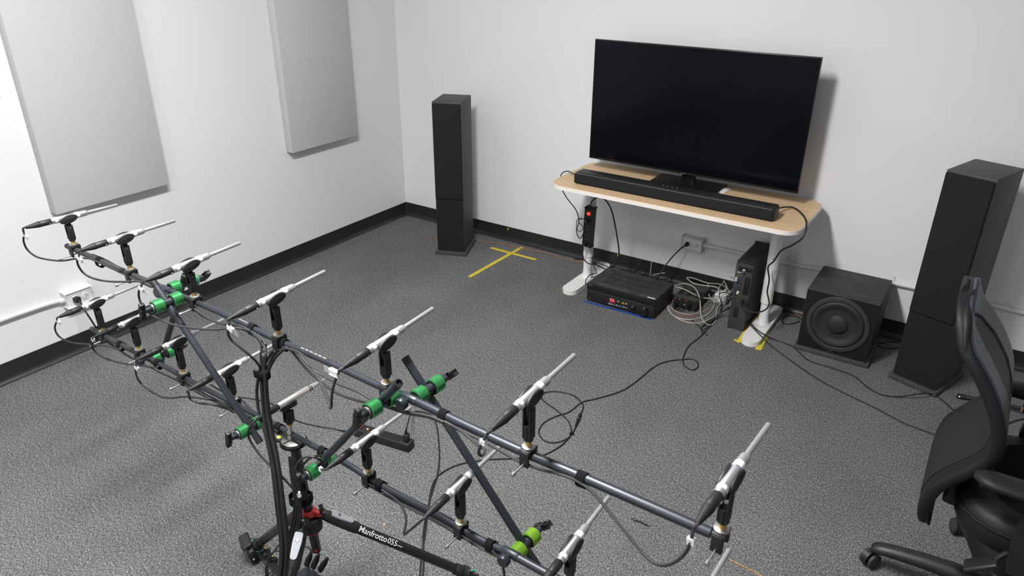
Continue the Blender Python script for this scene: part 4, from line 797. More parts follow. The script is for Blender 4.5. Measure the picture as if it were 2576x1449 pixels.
for i, e in enumerate(MIC):
    row, cpx, jp, tp, nm = e; J, A = mic_pose(e); POSE.append((J, A)); B = UB if row == 'u' else LB; o0 = OU if row == 'u' else OL
    silver_mic(J, A, ('silver ' + nm) if not nm.startswith('nearest') else 'nearest, rightmost silver microphone on the upper bar')
    clamp_mount(B, J+A*0.046, A, 'clip holding the '+nm)
    t = thing('microphone_cable', J, 'plug and cable of the '+nm, 'cable', 'black microphone cables')
    connector(J, A, t)
    if i in CAB:
        K = J-A*0.071
        pts = [K+A*0.004, K-A*0.010]+[AP(q[0], q[1], o0+q[2]) for q in CAB[i]]
        r = 0.0031
        MB().tube(pts, r, 8, 0.012).build('cable', 'cablegrey', t)
        for (tx, ty, L_) in TAGS.get(i, []):
            o_ = o0+(CAB[i][0][2]); p = AP(tx, ty, o_)
            # nearest point on the cable
            q = min(spline(pts), key=lambda v_: (v_-p).length); dirv = (DX*0.93-ZV*0.3).normalized() if i not in (5, 6, 4) else ((-DX if i == 4 else -ZV*0.95+DX*0.1)).normalized()
            w_ = 0.013; upv = dirv.cross(DH).normalized()
            MB().box(q+dirv*(L_/2-0.003), (L_, 0.0075, w_), Matrix((dirv, DH, dirv.cross(DH))).transposed(), 0.0012).build('label_tag', 'labelw', t, 0)
            if i in (1, 2, 3, 4, 6):
                MB().box(q+dirv*(L_+0.006), (0.022, 0.0008, w_), Matrix((dirv, DH, dirv.cross(DH))).transposed()).build('clear_flag', 'clear', t, 0)
                if i == 2: text('number', '12', q+dirv*(L_+0.006)-DH*0.001, dirv, dirv.cross(-DH) if dirv.cross(-DH).z > 0 else -dirv.cross(-DH), 0.009, 'printg', t)
    elif i == 13:
        K = J-A*0.071; MB().tube([K+A*0.004, K-A*0.02, K-A*0.06-ZV*0.03, K-A*0.07-ZV*0.10, K-A*0.03-ZV*0.2, AP(1300, 1470, OL-.1)], 0.0031, 8).build('cable', 'cablegrey', t)
# ---- polished nickel microphone in the middle
J = AP(699, 1024, OL-0.03); T = AP(820.5, 951.6, OL-0.03+0.185*MD.dot(DH)); A = (T-J).normalized()
t = thing('measurement_microphone', J, 'polished nickel microphone with a thin pointed nose above the tripod plate', 'microphone')
MB().lathe(J, A, [(0.0088, 0), (0.0095, 0.001), (0.0095, 0.112), (0.0092, 0.113)], 30).build('body', 'nickel', t)
for s_ in (0.113, 0.119): MB().lathe(J+A*s_, A, [(0.0096, 0), (0.0099, 0.0006), (0.0099, 0.0022), (0.0096, 0.0028)], 30).build('black_ring', 'black', t)
MB().lathe(J+A*0.1155, A, [(0.0093, 0), (0.0093, 0.008), (0.0088, 0.012), (0.0058, 0.036), (0.0042, 0.046), (0.0032, 0.048), (0.0030, 0.074), (0.0026, 0.075)], 28).build('nose_cone', 'nickel', t)
clamp_mount(LB, J+A*0.032, A, 'chunky black clip with nickel post holding the polished microphone', True)
t = thing('microphone_cable', J, 'black plug and cable of the polished nickel microphone', 'cable', 'black microphone cables'); connector(J, A, t)
K = J-A*0.071
MB().tube([K+A*0.004, K-A*0.008]+[AP(*q) for q in [(631, 1070, OL-.12), (624, 1085, OL-.13), (628, 1106, OL-.13), (650, 1140, OL-.13), (680, 1172, OL-.13), (712, 1202, OL-.12), (738, 1230, OL-.11), (750, 1243, OL-.10), (748, 1270, OL-.08)]], 0.0031, 8).build('cable', 'rubber', t)
p = AP(751, 1244, OL-.10); MB().lathe(p+Vector((0, 0, 0.008)), (0.2, 0, -1), [(0.0042, 0), (0.0055, 0.001), (0.0055, 0.014), (0.0045, 0.015)], 14).build('label_tag', 'labelw', t)
# ---- cable trunk under the upper bar
TR_ = [(661, 938), (663, 985), (667, 1040), (676, 1095), (688, 1150), (697, 1200), (703, 1250), (709, 1310), (714, 1370), (712, 1430), (705, 1500)]
for k, (dx, do, c_) in enumerate(((-9, -.04, 'left outermost'), (-4, -.052, 'second from left'), (1, -.045, 'middle'), (6, -.055, 'fourth from left'), (10, -.042, 'right outermost'))):
    pts = [AP(q[0]+dx*(1+0.15*math.sin(j*1.3+k)), q[1], OU+do-0.012*j) for j, q in enumerate(TR_)]
    if k == 0: pts[1] = AP(646, 985, OU-.05); pts[2] = AP(652, 1040, OU-.06)
    pts += down(pts[-1]+DX*0.01*k)
    cab('trunk_cable', pts, 0.0042, 'rubber', c_+' cable of the black trunk hanging under the upper bar', group='hanging black cable trunk', n=8)
for k, (xs0, lb_) in enumerate(((( (686, 884), (672, 905), (664, 925), (661, 940)), 'left'), (((700, 880), (684, 900), (674, 922), (669, 940)), 'middle'), (((716, 878), (696, 896), (682, 918), (673, 940)), 'right'))):
    cab('trunk_cable', [AP(q[0], q[1], OU-.018-.006*j) for j, q in enumerate(xs0)], 0.0036, 'rubber', lb_+' black cable bending from the upper bar strap into the trunk', group='hanging black cable trunk')
for k, (a_, lb_) in enumerate((([(640, 838), (658, 862), (656, 900), (660, 938)], 'left'), ([(648, 842), (668, 866), (664, 905), (664, 940)], 'right'))):
    cab('trunk_cable', [AP(q[0], q[1], OU-.016-.006*j) for j, q in enumerate(a_)], 0.0033, 'cablegrey', lb_+' grey cable dropping from the strap left of the trunk', group='hanging black cable trunk')
c = AP(663, 941, OU-.045); tag(MB().lathe(c-ZV*0.012, ZV, [(0.0155, 0), (0.017, 0.002), (0.017, 0.020), (0.0155, 0.022)], 18).box(c-DX*0.012-DH*0.014+ZV*0.002, (0.014, 0.004, 0.02)).build('velcro_strap', 'velcro'), 'black velcro strap gathering the cable trunk near its top', 'strap')
for k, (pts, lb_) in enumerate((([(745, 885), (790, 930), (850, 965), (900, 985), (945, 1010)], 'upper'), ([(730, 880), (780, 938), (840, 985), (900, 1008), (960, 1020)], 'lower'))):
    cab('trunk_cable', [AP(712, 874, OU-.012)]+[AP(q[0], q[1], OU-.014) for q in pts]+[AP(1020, 1035+4*k, OU-.014), AP(1080, 1047+3*k, OU-.014), AP(1117, 1062, OU-.014)], 0.0032, 'cablegrey', lb_+' grey cable slung below the middle of the upper bar', group='cables slung along the upper bar')
cab('trunk_cable', [AP(465, 762, OU-.014)]+[AP(q[0], q[1], OU-.014) for q in [(500, 785), (530, 805), (560, 815), (600, 818), (630, 832)]], 0.0030, 'cablegrey', 'grey cable slung below the upper bar between third and fourth microphones', group='cables slung along the upper bar')
cab('trunk_cable', [AP(q[0], q[1], OU+.012) for q in [(232, 640), (262, 652), (295, 670), (330, 690)]], 0.0030, 'rubber', 'black cable lying over the left end of the upper bar', group='cables slung along the upper bar')
for k in range(2):
    P_ = [p-ZV*(0.014+0.004*k)-DH*(0.004+0.006*k) for p in LB[3:8]]
    cab('trunk_cable', [p-ZV*0.004*math.sin(j*2) for j, p in enumerate(P_)], 0.0030, 'cablegrey', ['inner', 'outer'][k]+' grey cable strapped under the left half of the lower bar', group='cables slung along the lower bar')
    P_ = [p-ZV*(0.013+0.003*k)-DH*(0.003+0.006*k) for p in LB[9:14]]
    cab('trunk_cable', P_, 0.0030, 'cablegrey', ['inner', 'outer'][k]+' grey cable strapped under the right half of the lower bar', group='cables slung along the lower bar')
cab('trunk_cable', [AP(q[0], q[1], OL-.012) for q in [(1237, 1384), (1255, 1405), (1265, 1425), (1270, 1460)]], 0.0032, 'cablegrey', 'grey cable dropping from the strap by the lower big knob', group='cables slung along the lower bar')
cab('trunk_cable', [AP(q[0], q[1], OL+.02) for q in [(530, 968), (560, 985), (600, 1000), (650, 1045), (705, 1070), (715, 1075)]], 0.0030, 'rubber', 'black cable behind the left half of the lower bar', group='cables slung along the lower bar')
# ================================================================ TRIPOD
PL = AP(738, 1106, OL); HB = AP(779, 1300, OL); BT = AP(797, 1386, OL)
HB = Vector((HB.x, HB.y, HB.z)); ctr = (HB-PL).normalized()
t = thing('tripod', Vector((HB.x, HB.y, 0)), 'black photo tripod with silver leg levers and red collars under the bars', 'tripod')
def pl_line(z): return PL+ctr*((z-PL.z)/ctr.z)
MB().lathe(PL-ZV*0.006, ZV, [(0.034, -0.008), (0.038, -0.004), (0.038, 0.001), (0.036, 0.003)], 40).box(PL-DX*0.036-DH*0.012-ZV*0.008, (0.03, 0.026, 0.010), rotz(0.3), 0.004).build('top_plate', 'blackm', t)
MB().lathe(PL-ZV*0.003, ZV, [(0.0325, 0), (0.0325, 0.004), (0.031, 0.005)], 44).build('plate_disc', 'steel', t)
for an in (0.3, 2.4, 4.5): MB().box(PL+ZV*0.0025+Vector((math.cos(an), math.sin(an), 0))*0.018, (0.026, 0.0025, 0.0008), rotz(an)).build('plate_groove', 'darkhole', t, 0)
p = AP(699, 1113, OL-.01); MB().lathe(PL-DX*0.043-DH*0.014-ZV*0.003, ZV, [(0.0075, 0), (0.0075, 0.003), (0.006, 0.004)], 20).build('bubble_level', 'level', t)
MB().lathe(PL-ZV*0.012, HB-PL, [(0.024, 0), (0.0155, 0.012), (0.0145, 0.02), (0.0145, (HB-PL).length+0.0)], 8).build('center_column', 'gloss', t)
MB().lathe(HB, BT-HB, [(0.0142, 0), (0.0142, (BT-HB).length-0.004), (0.012, (BT-HB).length)], 8).build('column_end', 'gloss', t)
LEGS = []
hz = HB.z-0.02
MB().lathe(HB-ctr*(-0.012), ctr, [(0.020, -0.012), (0.031, -0.010), (0.033, 0.010), (0.031, 0.030), (0.020, 0.032)], 26).build('hub', 'black', t)
MB().lathe(HB, ctr, [(0.0205, -0.026), (0.0225, -0.022), (0.0225, -0.010), (0.0205, -0.008)], 24).box(HB-DH*0.026-ctr*0.008+DX*0.004, (0.026, 0.016, 0.012), rotz(-0.3), 0.004).build('locking_collar', 'red', t)
lab(MB().lathe(HB, ctr, [(0.0205, 0.034), (0.0235, 0.037), (0.0225, 0.052), (0.019, 0.055)], 24).build('lower_collar', 'red', t), 'red lower collar')
lab(MB().box(HB+DX*0.028+DH*0.01+ZV*0.020, (0.022, 0.012, 0.020), rotz(0.4), 0.004).build('column_lever', 'red', t), 'red column lever'); MB().tube([HB+DX*0.036+DH*0.014+ZV*0.022, HB+DX*0.040+DH*0.016+ZV*0.040, HB+DX*0.034+DH*0.016+ZV*0.052], 0.006, 10).build('lever_arm', 'black', t)
p = HB-DH*0.030+DX*0.016+ZV*0.004; MB().lathe(p+DH*0.010, -DH, [(0.016, 0), (0.0175, 0.004), (0.0175, 0.010), (0.014, 0.013), (0.013, 0.015)], 26).build('tension_knob', 'black', t)
p = BT+(HB-BT)*0.12+DX*0.012-DH*0.006; MB().lathe(p, -DH, [(0.005, 0), (0.005, 0.006), (0.003, 0.008)], 14).build('column_button', 'red', t)
feet = [FL(1195, 1462, 0.0), FL(636, 1392, 0.0), None]
h0 = Vector((HB.x, HB.y, 0)); feet[2] = h0+Vector((math.cos(math.radians(-68)), math.sin(math.radians(-68)), 0))*0.42
for k, F in enumerate(feet):
    hd = (F-h0).normalized(); top = h0+hd*0.036+ZV*(HB.z+0.004); elbow = top; dv = (Vector((F.x, F.y, 0.02))-elbow); L_ = dv.length; d = dv.normalized()
    sd = d.cross(ZV).normalized(); upn = sd.cross(d)
    if upn.z < 0: upn = -upn
    R = Matrix((d, sd, upn)).transposed()
    lg = MB().lathe(elbow+d*0.10, d, [(0.0150, 0), (0.0150, L_-0.16), (0.0145, L_-0.158)], 20).build('leg', 'gloss', t)
    sh = MB(); rings = [sh.ring(elbow+d*q0+upn*q3, sd, upn, q1, q2, 20) for q0, q1, q2, q3 in ((-0.004, .010, .010, 0), (0.0, .013, .014, 0), (0.02, .0155, .0165, 0), (0.05, .0175, .0175, 0), (0.10, .0180, .0175, 0), (0.118, .0175, .0170, 0), (0.122, .0155, .0155, 0))]; sh.skin(rings).build('leg_shoulder', 'black', lg)
    MB().box(h0+hd*0.030+ZV*(HB.z+0.006), (0.036, 0.026, 0.020), rotz(math.atan2(hd.y, hd.x)), 0.006).build('hinge', 'black', lg)
    MB().cyl(h0+hd*0.036+ZV*(HB.z+0.014), h0+hd*0.036+ZV*(HB.z+0.0205), 0.0045, 14).build('hinge_bolt', 'steel', lg)
    lp = [(0.022, 0.0095), (0.026, 0.0125), (0.050, 0.0135), (0.088, 0.0105), (0.094, 0.0075), (0.096, 0.0)]; lp = lp+[(a_, -b_) for a_, b_ in lp[-2::-1]]
    MB().prism([elbow+d*a_+sd*b_+upn*(0.0155-0.002*abs(b_)/0.0135) for a_, b_ in lp], upn*0.0050).build('angle_lever', 'lev', lg)
    MB().lathe(elbow+d*0.045+upn*0.0200, upn, [(0.0062, 0), (0.0062, 0.0007), (0.0052, 0.0009)], 20, False, True).build('lever_emblem', 'steel', lg)
    MB().lathe(elbow+d*(L_-0.085), d, [(0.0165, 0), (0.0185, 0.004), (0.0185, 0.036), (0.016, 0.040)], 20).build('leg_lock', 'rubber', lg)
    MB().lathe(elbow+d*(L_-0.05), d, [(0.011, 0), (0.011, 0.035)], 16).build('leg_tip', 'black', lg)
    MB().lathe(Vector((F.x, F.y, 0.001)), ZV, [(0.014, 0), (0.016, 0.004), (0.014, 0.02), (0.008, 0.026)], 18).build('rubber_foot', 'rubber', lg)
    if k == 0:
        st = AP(905, 1322, OL+0.05); a0 = elbow+d*0.135; toward = (EYE-a0).normalized(); n_ = (toward-d*toward.dot(d)).normalized(); yv = n_.cross(d).normalized()
        if yv.z < 0: yv = -yv
        n_ = d.cross(yv)
        text('lettering', 'Manfrotto', a0+n_*0.0152+yv*0.001+d*0.036, d, yv, 0.0172, 'printw', t, 0.006)
        text('lettering', '055', a0+n_*0.0152+yv*0.001+d*0.106, d, yv, 0.0165, 'printw', t)
        text('lettering', 'carbon', a0+n_*0.0152-yv*0.001+d*0.134, d, yv, 0.005, 'printw', t)
    if k == 1:   # paracord, ring
        g = elbow+d*(L_-0.055); LEFTF = g; LD = d; LS = sd; LU = upn
    if k == 0: RG = elbow+d*(L_-0.06); RD = d
    LEGS.append((elbow, d, L_))
def loop(c, ax, r, rr, m, label, turns=1.0, name='wire_loop', cat='wire', parent=None):
    x, y, a = frame(ax); pts = [c+x*r*math.cos(i*PI/8)+y*r*math.sin(i*PI/8)+a*0.003*i/8 for i in range(int(16*turns)+1)]
    o = MB().tube(pts, rr, 7, 0).build(name, m, parent)
    if not parent: tag(o, label, cat)
    return o
loop(LEFTF, LD, 0.023, 0.0030, 'gcord', 'green cord wrapped around the left tripod foot', 2.2, 'green_rope', 'cord')
loop(LEFTF-LD*0.012, LD, 0.022, 0.0018, 'steel', 'steel ring around the left tripod leg', 1.0, 'steel_ring', 'ring')
cab('green_rope', [LEFTF+LU*0.02+LD*0.01, LEFTF+LD*0.035+LU*0.012, LEFTF+LD*0.035-LU*0.01, LEFTF+LD*0.015-LU*0.024+LS*0.02], 0.0028, 'gcord', 'loose green cord end by the left tripod foot', 'cord')
cab('thin_wire', [LEFTF-LD*0.02+LU*0.022, LEFTF+LU*0.035+LD*0.02-LS*0.01, LEFTF+LU*0.03+LD*0.05-LS*0.01, LEFTF+LU*0.01+LD*0.045], 0.0011, 'rubber', 'thin black wire loop over the left tripod foot', 'wire')
loop(RG+RD*0.006, RD, 0.021, 0.0022, 'rubber', 'black wire wound around the right tripod leg', 3.0, 'wound_wire', 'wire')
cab('green_rope', [RG+RD*0.045+ZV*0.022, RG+RD*0.05+ZV*0.03+DX*0.01, RG+RD*0.055+ZV*0.02, RG+RD*0.05+ZV*0.01], 0.0028, 'gcord', 'green cord knot on the right tripod leg at the bottom edge', 'cord')
# phone style clamp at the left foot
q = FL(618, 1378, 0.03)
t = thing('spring_clamp', q, 'black spring clamp holder clamped at the left tripod foot', 'clamp')
R = rotz(-0.45)
MB().box(FL(617, 1362, .075), (0.070, 0.036, 0.014), R @ Matrix.Rotation(0.35, 3, 'X'), 0.0068, 4).build('jaw', 'black', t)
MB().box(FL(618, 1362, .083), (0.04, 0.004, 0.003), R, 0.001).build('jaw_pad', 'subgrey', t)
MB().box(FL(632, 1388, .045), (0.050, 0.028, 0.045), R, 0.012, 4).build('body', 'black', t)
MB().box(FL(640, 1404, .02), (0.028, 0.028, 0.034), R, 0.012, 4).build('lower_jaw', 'blackm', t)
for s in ((626, 1398), (640, 1407)): MB().lathe(FL(s[0], s[1], .03), (-0.4, -1, 0), [(0.004, 0), (0.004, 0.004), (0.002, 0.005)], 12).build('bolt', 'chrome', t)
t = thing('bracket_arm', FL(670, 1400, 0.03), 'black bracket arm with brass screw and knob beside the left tripod foot', 'bracket')
MB().box(FL(672, 1392, .06), (0.03, 0.022, 0.018), rotz(-0.7), 0.003).build('block', 'black', t)
MB().cyl(FL(664, 1374, .07), FL(686, 1400, .05), 0.0035, 10).build('screw', 'brass', t)
MB().lathe(FL(690, 1408, .045), (0.5, -0.8, 0.1), [(0.012, 0), (0.0145, 0.002), (0.0145, 0.012), (0.012, 0.014)], 20).build('knob', 'black', t)
MB().box((FL(664, 1396, .04)+FL(712, 1445, .04))/2, (0.15, 0.018, 0.012), rotz(math.atan2((FL(712, 1445, .04)-FL(664, 1396, .04)).y, (FL(712, 1445, .04)-FL(664, 1396, .04)).x)), 0.003).build('arm', 'black', t)
# stage box and plugs
sb0 = FL(765, 1427, 0.09); 
t = thing('stage_box', Vector((sb0.x+0.13, sb0.y-0.10, 0)), 'dark blue-black box at the bottom edge with cable plugs in it', 'audio box')
MB().box((sb0.x+0.12, sb0.y-0.085, 0.045), (0.26, 0.17, 0.09), rotz(-0.12), 0.004).build('case', 'bar', t)
for k, (a_, b_) in enumerate((((783, 1390), (771, 1422)), ((802, 1394), (787, 1428)), ((824, 1404), (805, 1434)))):
    P0 = FL(b_[0], b_[1], 0.092); P1 = FL(a_[0], a_[1], 0.15); d = (P1-P0).normalized(); L_ = (P1-P0).length
    o = thing('cable_plug', P0, ['left', 'middle', 'right'][k]+' black audio plug standing in the dark box under the tripod', 'plug', 'plugs in the stage box')
    MB().lathe(P0, d, [(0.0095, 0), (0.0095, L_*0.5), (0.0098, L_*0.52), (0.0090, L_*0.6), (0.0048, L_)], 20).build('shell', 'black', o)
    MB().lathe(P0, d, [(0.0102, -0.001), (0.0102, 0.003)], 20).build('ring', 'nickel', o)
    if k == 0:
        o2 = cab('trunk_cable', [P1, P1+ZV*0.015+DX*-0.01, P1+ZV*0.01-DX*0.06-DH*.02, P1-DX*0.13-ZV*0.02, AP(680, 1400, OL), AP(668, 1430, OL-.02), AP(672, 1475, OL-.02)]+down(AP(672, 1500, OL-.02)), 0.003, 'cablegrey', 'grey cable curving left from the plugs at the tripod')
cab('trunk_cable', [AP(704, 1386, OL-.02), AP(690, 1388, OL-.02), AP(676, 1400, OL-.02), AP(672, 1425, OL-.03), AP(674, 1470, OL-.03)]+down(AP(676, 1500, OL-.03)), 0.003, 'cablegrey', 'grey cable curling out left of the trunk near the bottom edge')
cab('trunk_cable', [AP(706, 1430, OL-.04), AP(695, 1436, OL-.04), AP(684, 1448, OL-.05), AP(680, 1475, OL-.05)]+down(AP(682, 1510, OL-.05)), 0.003, 'cablegrey', 'grey cable bending at the bottom edge left of the tripod')
for k, (dx, lb_) in enumerate(((0, 'left'), (6, 'middle'), (12, 'right'), (17, 'rightmost'))):
    cab('trunk_cable', [AP(728+dx*0.6, 1150, OL-.0), AP(733+dx, 1200, OL-.03), AP(741+dx*0.9, 1258, OL-.045), AP(736+dx*1.1, 1310, OL-.05), AP(722+dx, 1370, OL-.06), AP(713+dx*0.7, 1430, OL-.07), AP(708+dx*.6, 1500, OL-.08)]+down(AP(708+dx*.6, 1530, OL-.08)), 0.0038, 'rubber', lb_+' black cable strapped along the tripod column', group='cables along the tripod column', n=8)
c = AP(757, 1252, OL-.02)
o = MB(); x, y, a = frame(ctr, DX); rg = []
for i in range(26):
    an = 2*PI*i/26; ex, ey = 0.040, 0.030; w1 = 0.010+0.004*math.sin(an)
    u = x*math.cos(an)*ex+y*math.sin(an)*ey; ui = u*0.94
    z_ = ZV*(0.006*math.cos(an))
    rg.append([o.b.verts.new(c+u+ZV*w1+z_), o.b.verts.new(c+u-ZV*w1+z_), o.b.verts.new(c+ui-ZV*w1+z_), o.b.verts.new(c+ui+ZV*w1+z_)])
o.skin(rg, closed=True); o.box(c+DX*0.042+ZV*0.016, (0.004, 0.016, 0.030), rotz(0.2), 0.001)
tag(o.build('velcro_strap', 'velcro'), 'wide black velcro strap tying the cables to the tripod column', 'strap')
cab('trunk_cable', [AP(q[0], q[1], q[2]) for q in [(852, 1162, OL+.02), (835, 1155, OL-.02), (812, 1146, OL-.05), (785, 1150, OL-.08), (765, 1166, OL-.09), (752, 1195, OL-.085), (748, 1240, OL-.07)]], 0.0032, 'rubber', 'upper black cable arching over beside the middle lower green clamp')
# ================================================================ OFFICE CHAIR
YC = 2.20
t = thing('office_chair', (0.34, YC, 0), 'black office chair with a wavy backrest cut by the right image edge', 'office chair')
PR = [(0.036, 1.052, .02), (0.034, 1.050, .06), (0.034, 1.042, .095), (0.035, 1.025, .13), (0.038, 1.0, .158), (0.055, 0.95, .19), (0.082, 0.915, .205), (0.118, 0.872, .212), (0.148, 0.83, .218), (0.172, 0.79, .222), (0.190, 0.745, .225), (0.196, 0.695, .225), (0.186, 0.65, .222), (0.160, 0.608, .218), (0.128, 0.565, .215), (0.100, 0.522, .213), (0.088, 0.48, .212), (0.084, 0.44, .205), (0.090, 0.40, .195), (0.098, 0.372, .18)]
pr = spline([Vector((p[0], p[2], p[1])) for p in PR], 0.02)
def back_surface(off, inset, name, m, umin=-1, umax=1, cond=None, NY=20, bulge=0.0):
    mb = MB(); rows = []
    for i, p in enumerate(pr):
        tg = (pr[min(i+9, len(pr)-1)]-pr[max(i-9, 0)]) if p.z > 0.93 else (pr[min(i+2, len(pr)-1)]-pr[max(i-2, 0)]); tg = Vector((tg.x, 0, tg.z)).normalized(); nr = Vector((-tg.z, 0, tg.x))  # towards +x side
        if nr.x < 0 and abs(nr.x) > 0.2: nr = -nr
        row = []
        for j in range(NY+1):
            u = umin+(umax-umin)*j/NY; hw = p.y*inset
            curve = 0.022*(u*u)*(1 if p.z > 0.9 else max(0, (p.z-0.75)/0.15)) if p.z > 0.75 else 0
            row.append(mb.b.verts.new(Vector((p.x+curve*0.5*min(1, (p.y/0.19))**2, YC+u*hw, p.z))+nr*(off+bulge*(1-u*u))))
        rows.append(row)
    for A0, B0 in zip(rows, rows[1:]):
        for j in range(NY):
            mb.b.faces.new((A0[j], A0[j+1], B0[j+1], B0[j]))
    if cond is not None:
        kill = []
        for f in mb.b.faces:
            c_ = f.calc_center_median()
            if not cond(c_): kill.append(f)
        bmesh.ops.delete(mb.b, geom=kill, context='FACES')
    if name: 
        r = bmesh.ops.solidify(mb.b, geom=mb.b.faces[:], thickness=0.0)if False else None
        return mb.build(name, m, t, 60)
    return mb
o = back_surface(0.0, 1.0, 'backrest_shell', 'leather'); sm = o.modifiers.new('s', 'SOLIDIFY'); sm.thickness = 0.034; sm.offset = 0; o.modifiers.new('r', 'SUBSURF').levels = 2; o.modifiers['r'].render_levels = 2
o = back_surface(0.0150, 0.93, 'front_padding', 'leather_sheen', NY=44, cond=lambda c_: c_.z > 0.60 and not (((c_.z-0.84)/0.125)**2+((c_.y-YC-0.01)/0.092)**2 < 1))
sm = o.modifiers.new('s', 'SOLIDIFY'); sm.thickness = 0.011; sm.offset = 0
o = back_surface(0.0160, 0.90, 'front_mesh', 'meshf', cond=lambda c_: ((c_.z-0.84)/0.145)**2+((c_.y-YC-0.01)/0.112)**2 < 1, NY=40)
o = back_surface(-0.0180, 0.72, 'rear_mesh', 'meshf', cond=lambda c_: 0.42 < c_.z < 0.72, NY=14)
edge = []
for s in (1, -1):
    seq = pr if s == 1 else pr[::-1]
    for p in seq:
        cur = 0.022*(1 if p.z > 0.9 else max(0, (p.z-0.75)/0.15))*0.5*min(1, (p.y/0.19))**2 if p.z > 0.75 else 0
        edge.append(Vector((p.x+cur+0.010, YC+s*p.y*0.97, p.z-(0.004 if p.z > 1.03 else 0))))
MB().tube(edge+[edge[0]], 0.004, 7, 0).build('piping', 'leather', t)
tp = [(q[0], q[1], q[2]) for q in [(0.078, .196, 0.925), (0.064, .180, 0.965), (0.054, .150, 1.008), (0.048, .122, 1.027), (0.044, .072, 1.043), (0.043, 0.0, 1.050)]]
roll = [Vector((x_, YC-y_, z_-0.012)) for x_, y_, z_ in tp]+[Vector((x_, YC+y_, z_-0.012)) for x_, y_, z_ in tp[-2::-1]]
rs = spline(roll, 0.008); nr_ = len(rs); mb = MB(); rings = []
for i, p in enumerate(rs):
    tg = (rs[min(i+1, nr_-1)]-rs[max(i-1, 0)]).normalized(); xx = Vector((1, 0, 0)); xx = (xx-tg*xx.dot(tg)).normalized(); yy = tg.cross(xx)
    k_ = min(1, (min(i, nr_-1-i)/(nr_*0.32)))**0.6; rings.append(mb.ring(p, xx, yy, 0.002+0.0145*k_, None, 18))
mb.skin(rings); mb.build('top_roll', 'leather', t, 60)
# seat
def pad(c, sx_, sy_, sz_, r, name, m, par):
    bm_ = MB(); rings = []
    for z_, k in ((-1, 0.86), (-0.8, 0.95), (-0.3, 1.0), (0.3, 1.0), (0.75, 0.965), (0.95, 0.90), (1.0, 0.8)):
        rings.append([bm_.b.verts.new(Vector(c)+Vector((q[0], q[1], z_*sz_/2))) for q in rrect(-sx_/2*k, sx_/2*k, -sy_/2*k, sy_/2*k, r*k, 0, 6)])
    bm_.skin(rings); return bm_.build(name, m, par, 50)
pad((0.40, YC, 0.455), 0.50, 0.50, 0.115, 0.14, 'seat_cushion', 'leather', t)
pad((0.42, YC, 0.512), 0.38, 0.36, 0.014, 0.10, 'seat_fabric', 'fabric', t)
MB().tube([(q[0], q[1], 0.478) for q in rrect(0.40-0.252, 0.40+0.252, YC-0.252, YC+0.252, 0.14, 0, 5)]+[(0.40+0.252, YC+0.252-0.14, 0.478)], 0.003, 6, 0).build('seam', 'blackm', t)
MB().box((0.38, YC, 0.385), (0.34, 0.26, 0.04), bev=0.01).build('under_pan', 'black', t)
MB().box((0.16, YC, 0.47), (0.04, 0.10, 0.20), Matrix.Rotation(0.15, 3, 'Y'), 0.01).build('back_support', 'black', t)
for s in (-1, 1):
    ay = YC+s*0.265
    m = MB(); rings = []
    for k in range(13):
        tt = k/12; x_ = 0.165+tt*0.27; wv = 0.040*math.sqrt(max(0.12, 1-(2*tt-1)**6)); hv = 0.018*math.sqrt(max(0.15, 1-(2*tt-1)**8))
        rings.append(m.ring(Vector((x_, ay+s*0.008*math.sin(tt*PI), 0.648-0.004*math.cos(tt*PI))), Vector((0, 1, 0)), ZV, wv, hv, 18))
    a_ = m.skin(rings).build('armrest_pad', 'leather', t, 60)
    MB().box((0.30, ay, 0.634), (0.24, 0.055, 0.010), bev=0.004).build('pad_seam', 'blackm', a_)
    MB().prism([(0.30, ay-0.014, 0.632), (0.385, ay-0.014, 0.632), (0.37, ay-0.014, 0.50), (0.38, ay-0.014, 0.385), (0.30, ay-0.014, 0.385), (0.285, ay-0.014, 0.50)], (0, 0.028, 0)).build('armrest_post', 'black', t)
    MB().box((0.34, YC+s*0.19, 0.392), (0.07, 0.16, 0.02), bev=0.004).build('armrest_bracket', 'black', t)
hub = Vector((0.335, YC, 0))
MB().lathe(hub+ZV*0.05, ZV, [(0.04, 0), (0.048, 0.01), (0.048, 0.05), (0.036, 0.07), (0.034, 0.11), (0.028, 0.115), (0.028, 0.22), (0.018, 0.225), (0.018, 0.32)], 26).build('gas_column', 'black', t)
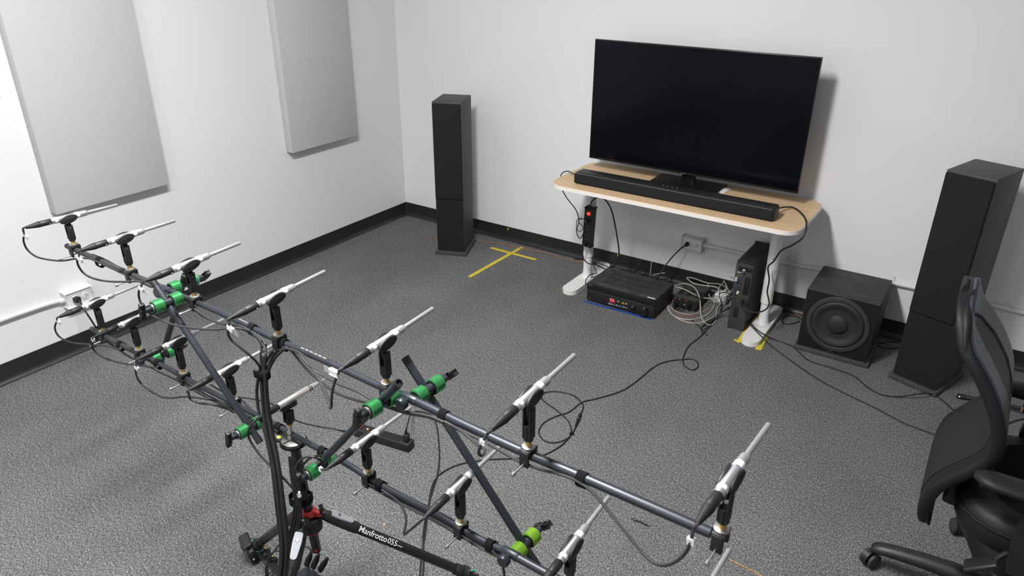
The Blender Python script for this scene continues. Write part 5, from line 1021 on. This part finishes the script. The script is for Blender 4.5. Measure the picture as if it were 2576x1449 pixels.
for k in range(5):
    an = math.radians(181+72*k); d = Vector((math.cos(an), math.sin(an), 0)); sdv = Vector((-d.y, d.x, 0))
    m = MB(); rings = []
    for tt, z_, w_, h_ in ((0.03, .098, .034, .032), (0.12, .100, .031, .028), (0.2, .098, .028, .024), (0.28, .090, .026, .021), (0.325, .083, .025, .019), (0.345, .078, .021, .015), (0.352, .075, .010, .008)):
        rings.append(m.ring(hub+d*tt+ZV*z_, sdv, ZV, w_, h_, 16))
    sp = m.skin(rings).build('base_spoke', 'black', t, 60)
    cpos = hub+d*0.345; wdv = (sdv*0.55-d*0.83).normalized() if k == 0 else sdv
    cs = MB().lathe(cpos+d*0.004+ZV*0.03-wdv*0.011, wdv, [(0.020, 0), (0.029, 0.002), (0.029, 0.020), (0.020, 0.022)], 26).build('caster_hood', 'black', sp)
    for q in (-1, 1): MB().lathe(cpos+ZV*0.0285+wdv*(q*0.017-0.007), wdv, [(0.022, 0), (0.0275, 0.003), (0.0275, 0.011), (0.022, 0.014)], 26).build('caster_wheel', 'subgrey', sp)
a = PY(2425, 1424, 1.93); b = PY(2512, 1412, 1.93); c = (a+b)/2; ang = math.atan2(b.z-a.z, b.x-a.x)
lv = MB().box(c, ((b-a).length, 0.05, 0.014), Matrix.Rotation(-ang, 3, 'Y'), 0.006, 3).build('height_lever', 'black', t)
MB().tube([b-Vector((0.01, 0, 0)), b+Vector((0.03, 0.05, 0.02)), (0.36, 2.12, 0.375)], 0.008, 8).build('lever_rod', 'black', t)
tx = (b-a).normalized()
for pts in (((-.022, .004), (-.022, -.004)), ((-.022, 0), (-.016, 0)), ((-.016, .004), (-.016, -.004)), ((-.010, .003), (-.006, -.003)), ((-.006, -.003), (-.004, .004)), ((.001, -.007), (.003, .008)), ((.007, .004), (.010, -.003)), ((.010, -.003), (.016, .004)), ((.014, .004), (.019, .003))):
    P_ = [c+tx*p[0]+Vector((0, p[1]*1.6, 0))+ZV*0.0082 for p in pts]; MB().tube(P_, 0.0007, 5, 0).build('white_mark', 'printw', lv)
# ---- small floor stand behind the chair
t = thing('floor_stand', FL(2590, 1050), 'thin black folding stand leg on the carpet behind the chair', 'stand')
a = FL(2412, 996, .012); b = FL(2576, 1030, .03); MB().tube([a, (a+b)/2+ZV*0.004, b+(b-a)*0.1], 0.009, 10).build('leg', 'black', t)
MB().lathe(a, a-b, [(0.011, -0.03), (0.012, -0.02), (0.012, 0.004), (0.008, 0.008)], 14).build('end_cap', 'rubber', t)
p = FL(2414, 996, .016); MB().lathe(p-Vector((0, .008, 0)), (-0.1, -1, 0.5), [(0.0035, 0), (0.0035, 0.004)], 12).build('rivet', 'chrome', t)
MB().lathe(FL(2585, 1036, .0), ZV, [(0.022, 0), (0.024, 0.005), (0.024, 0.07), (0.018, 0.08), (0.014, 0.30)], 20).build('center_column', 'black', t)
MB().box(FL(2571, 1028, .05), (0.006, 0.006, 0.012)).box(FL(2570, 1034, .03), (0.006, 0.006, 0.010)).build('brass_pin', 'brass', t)
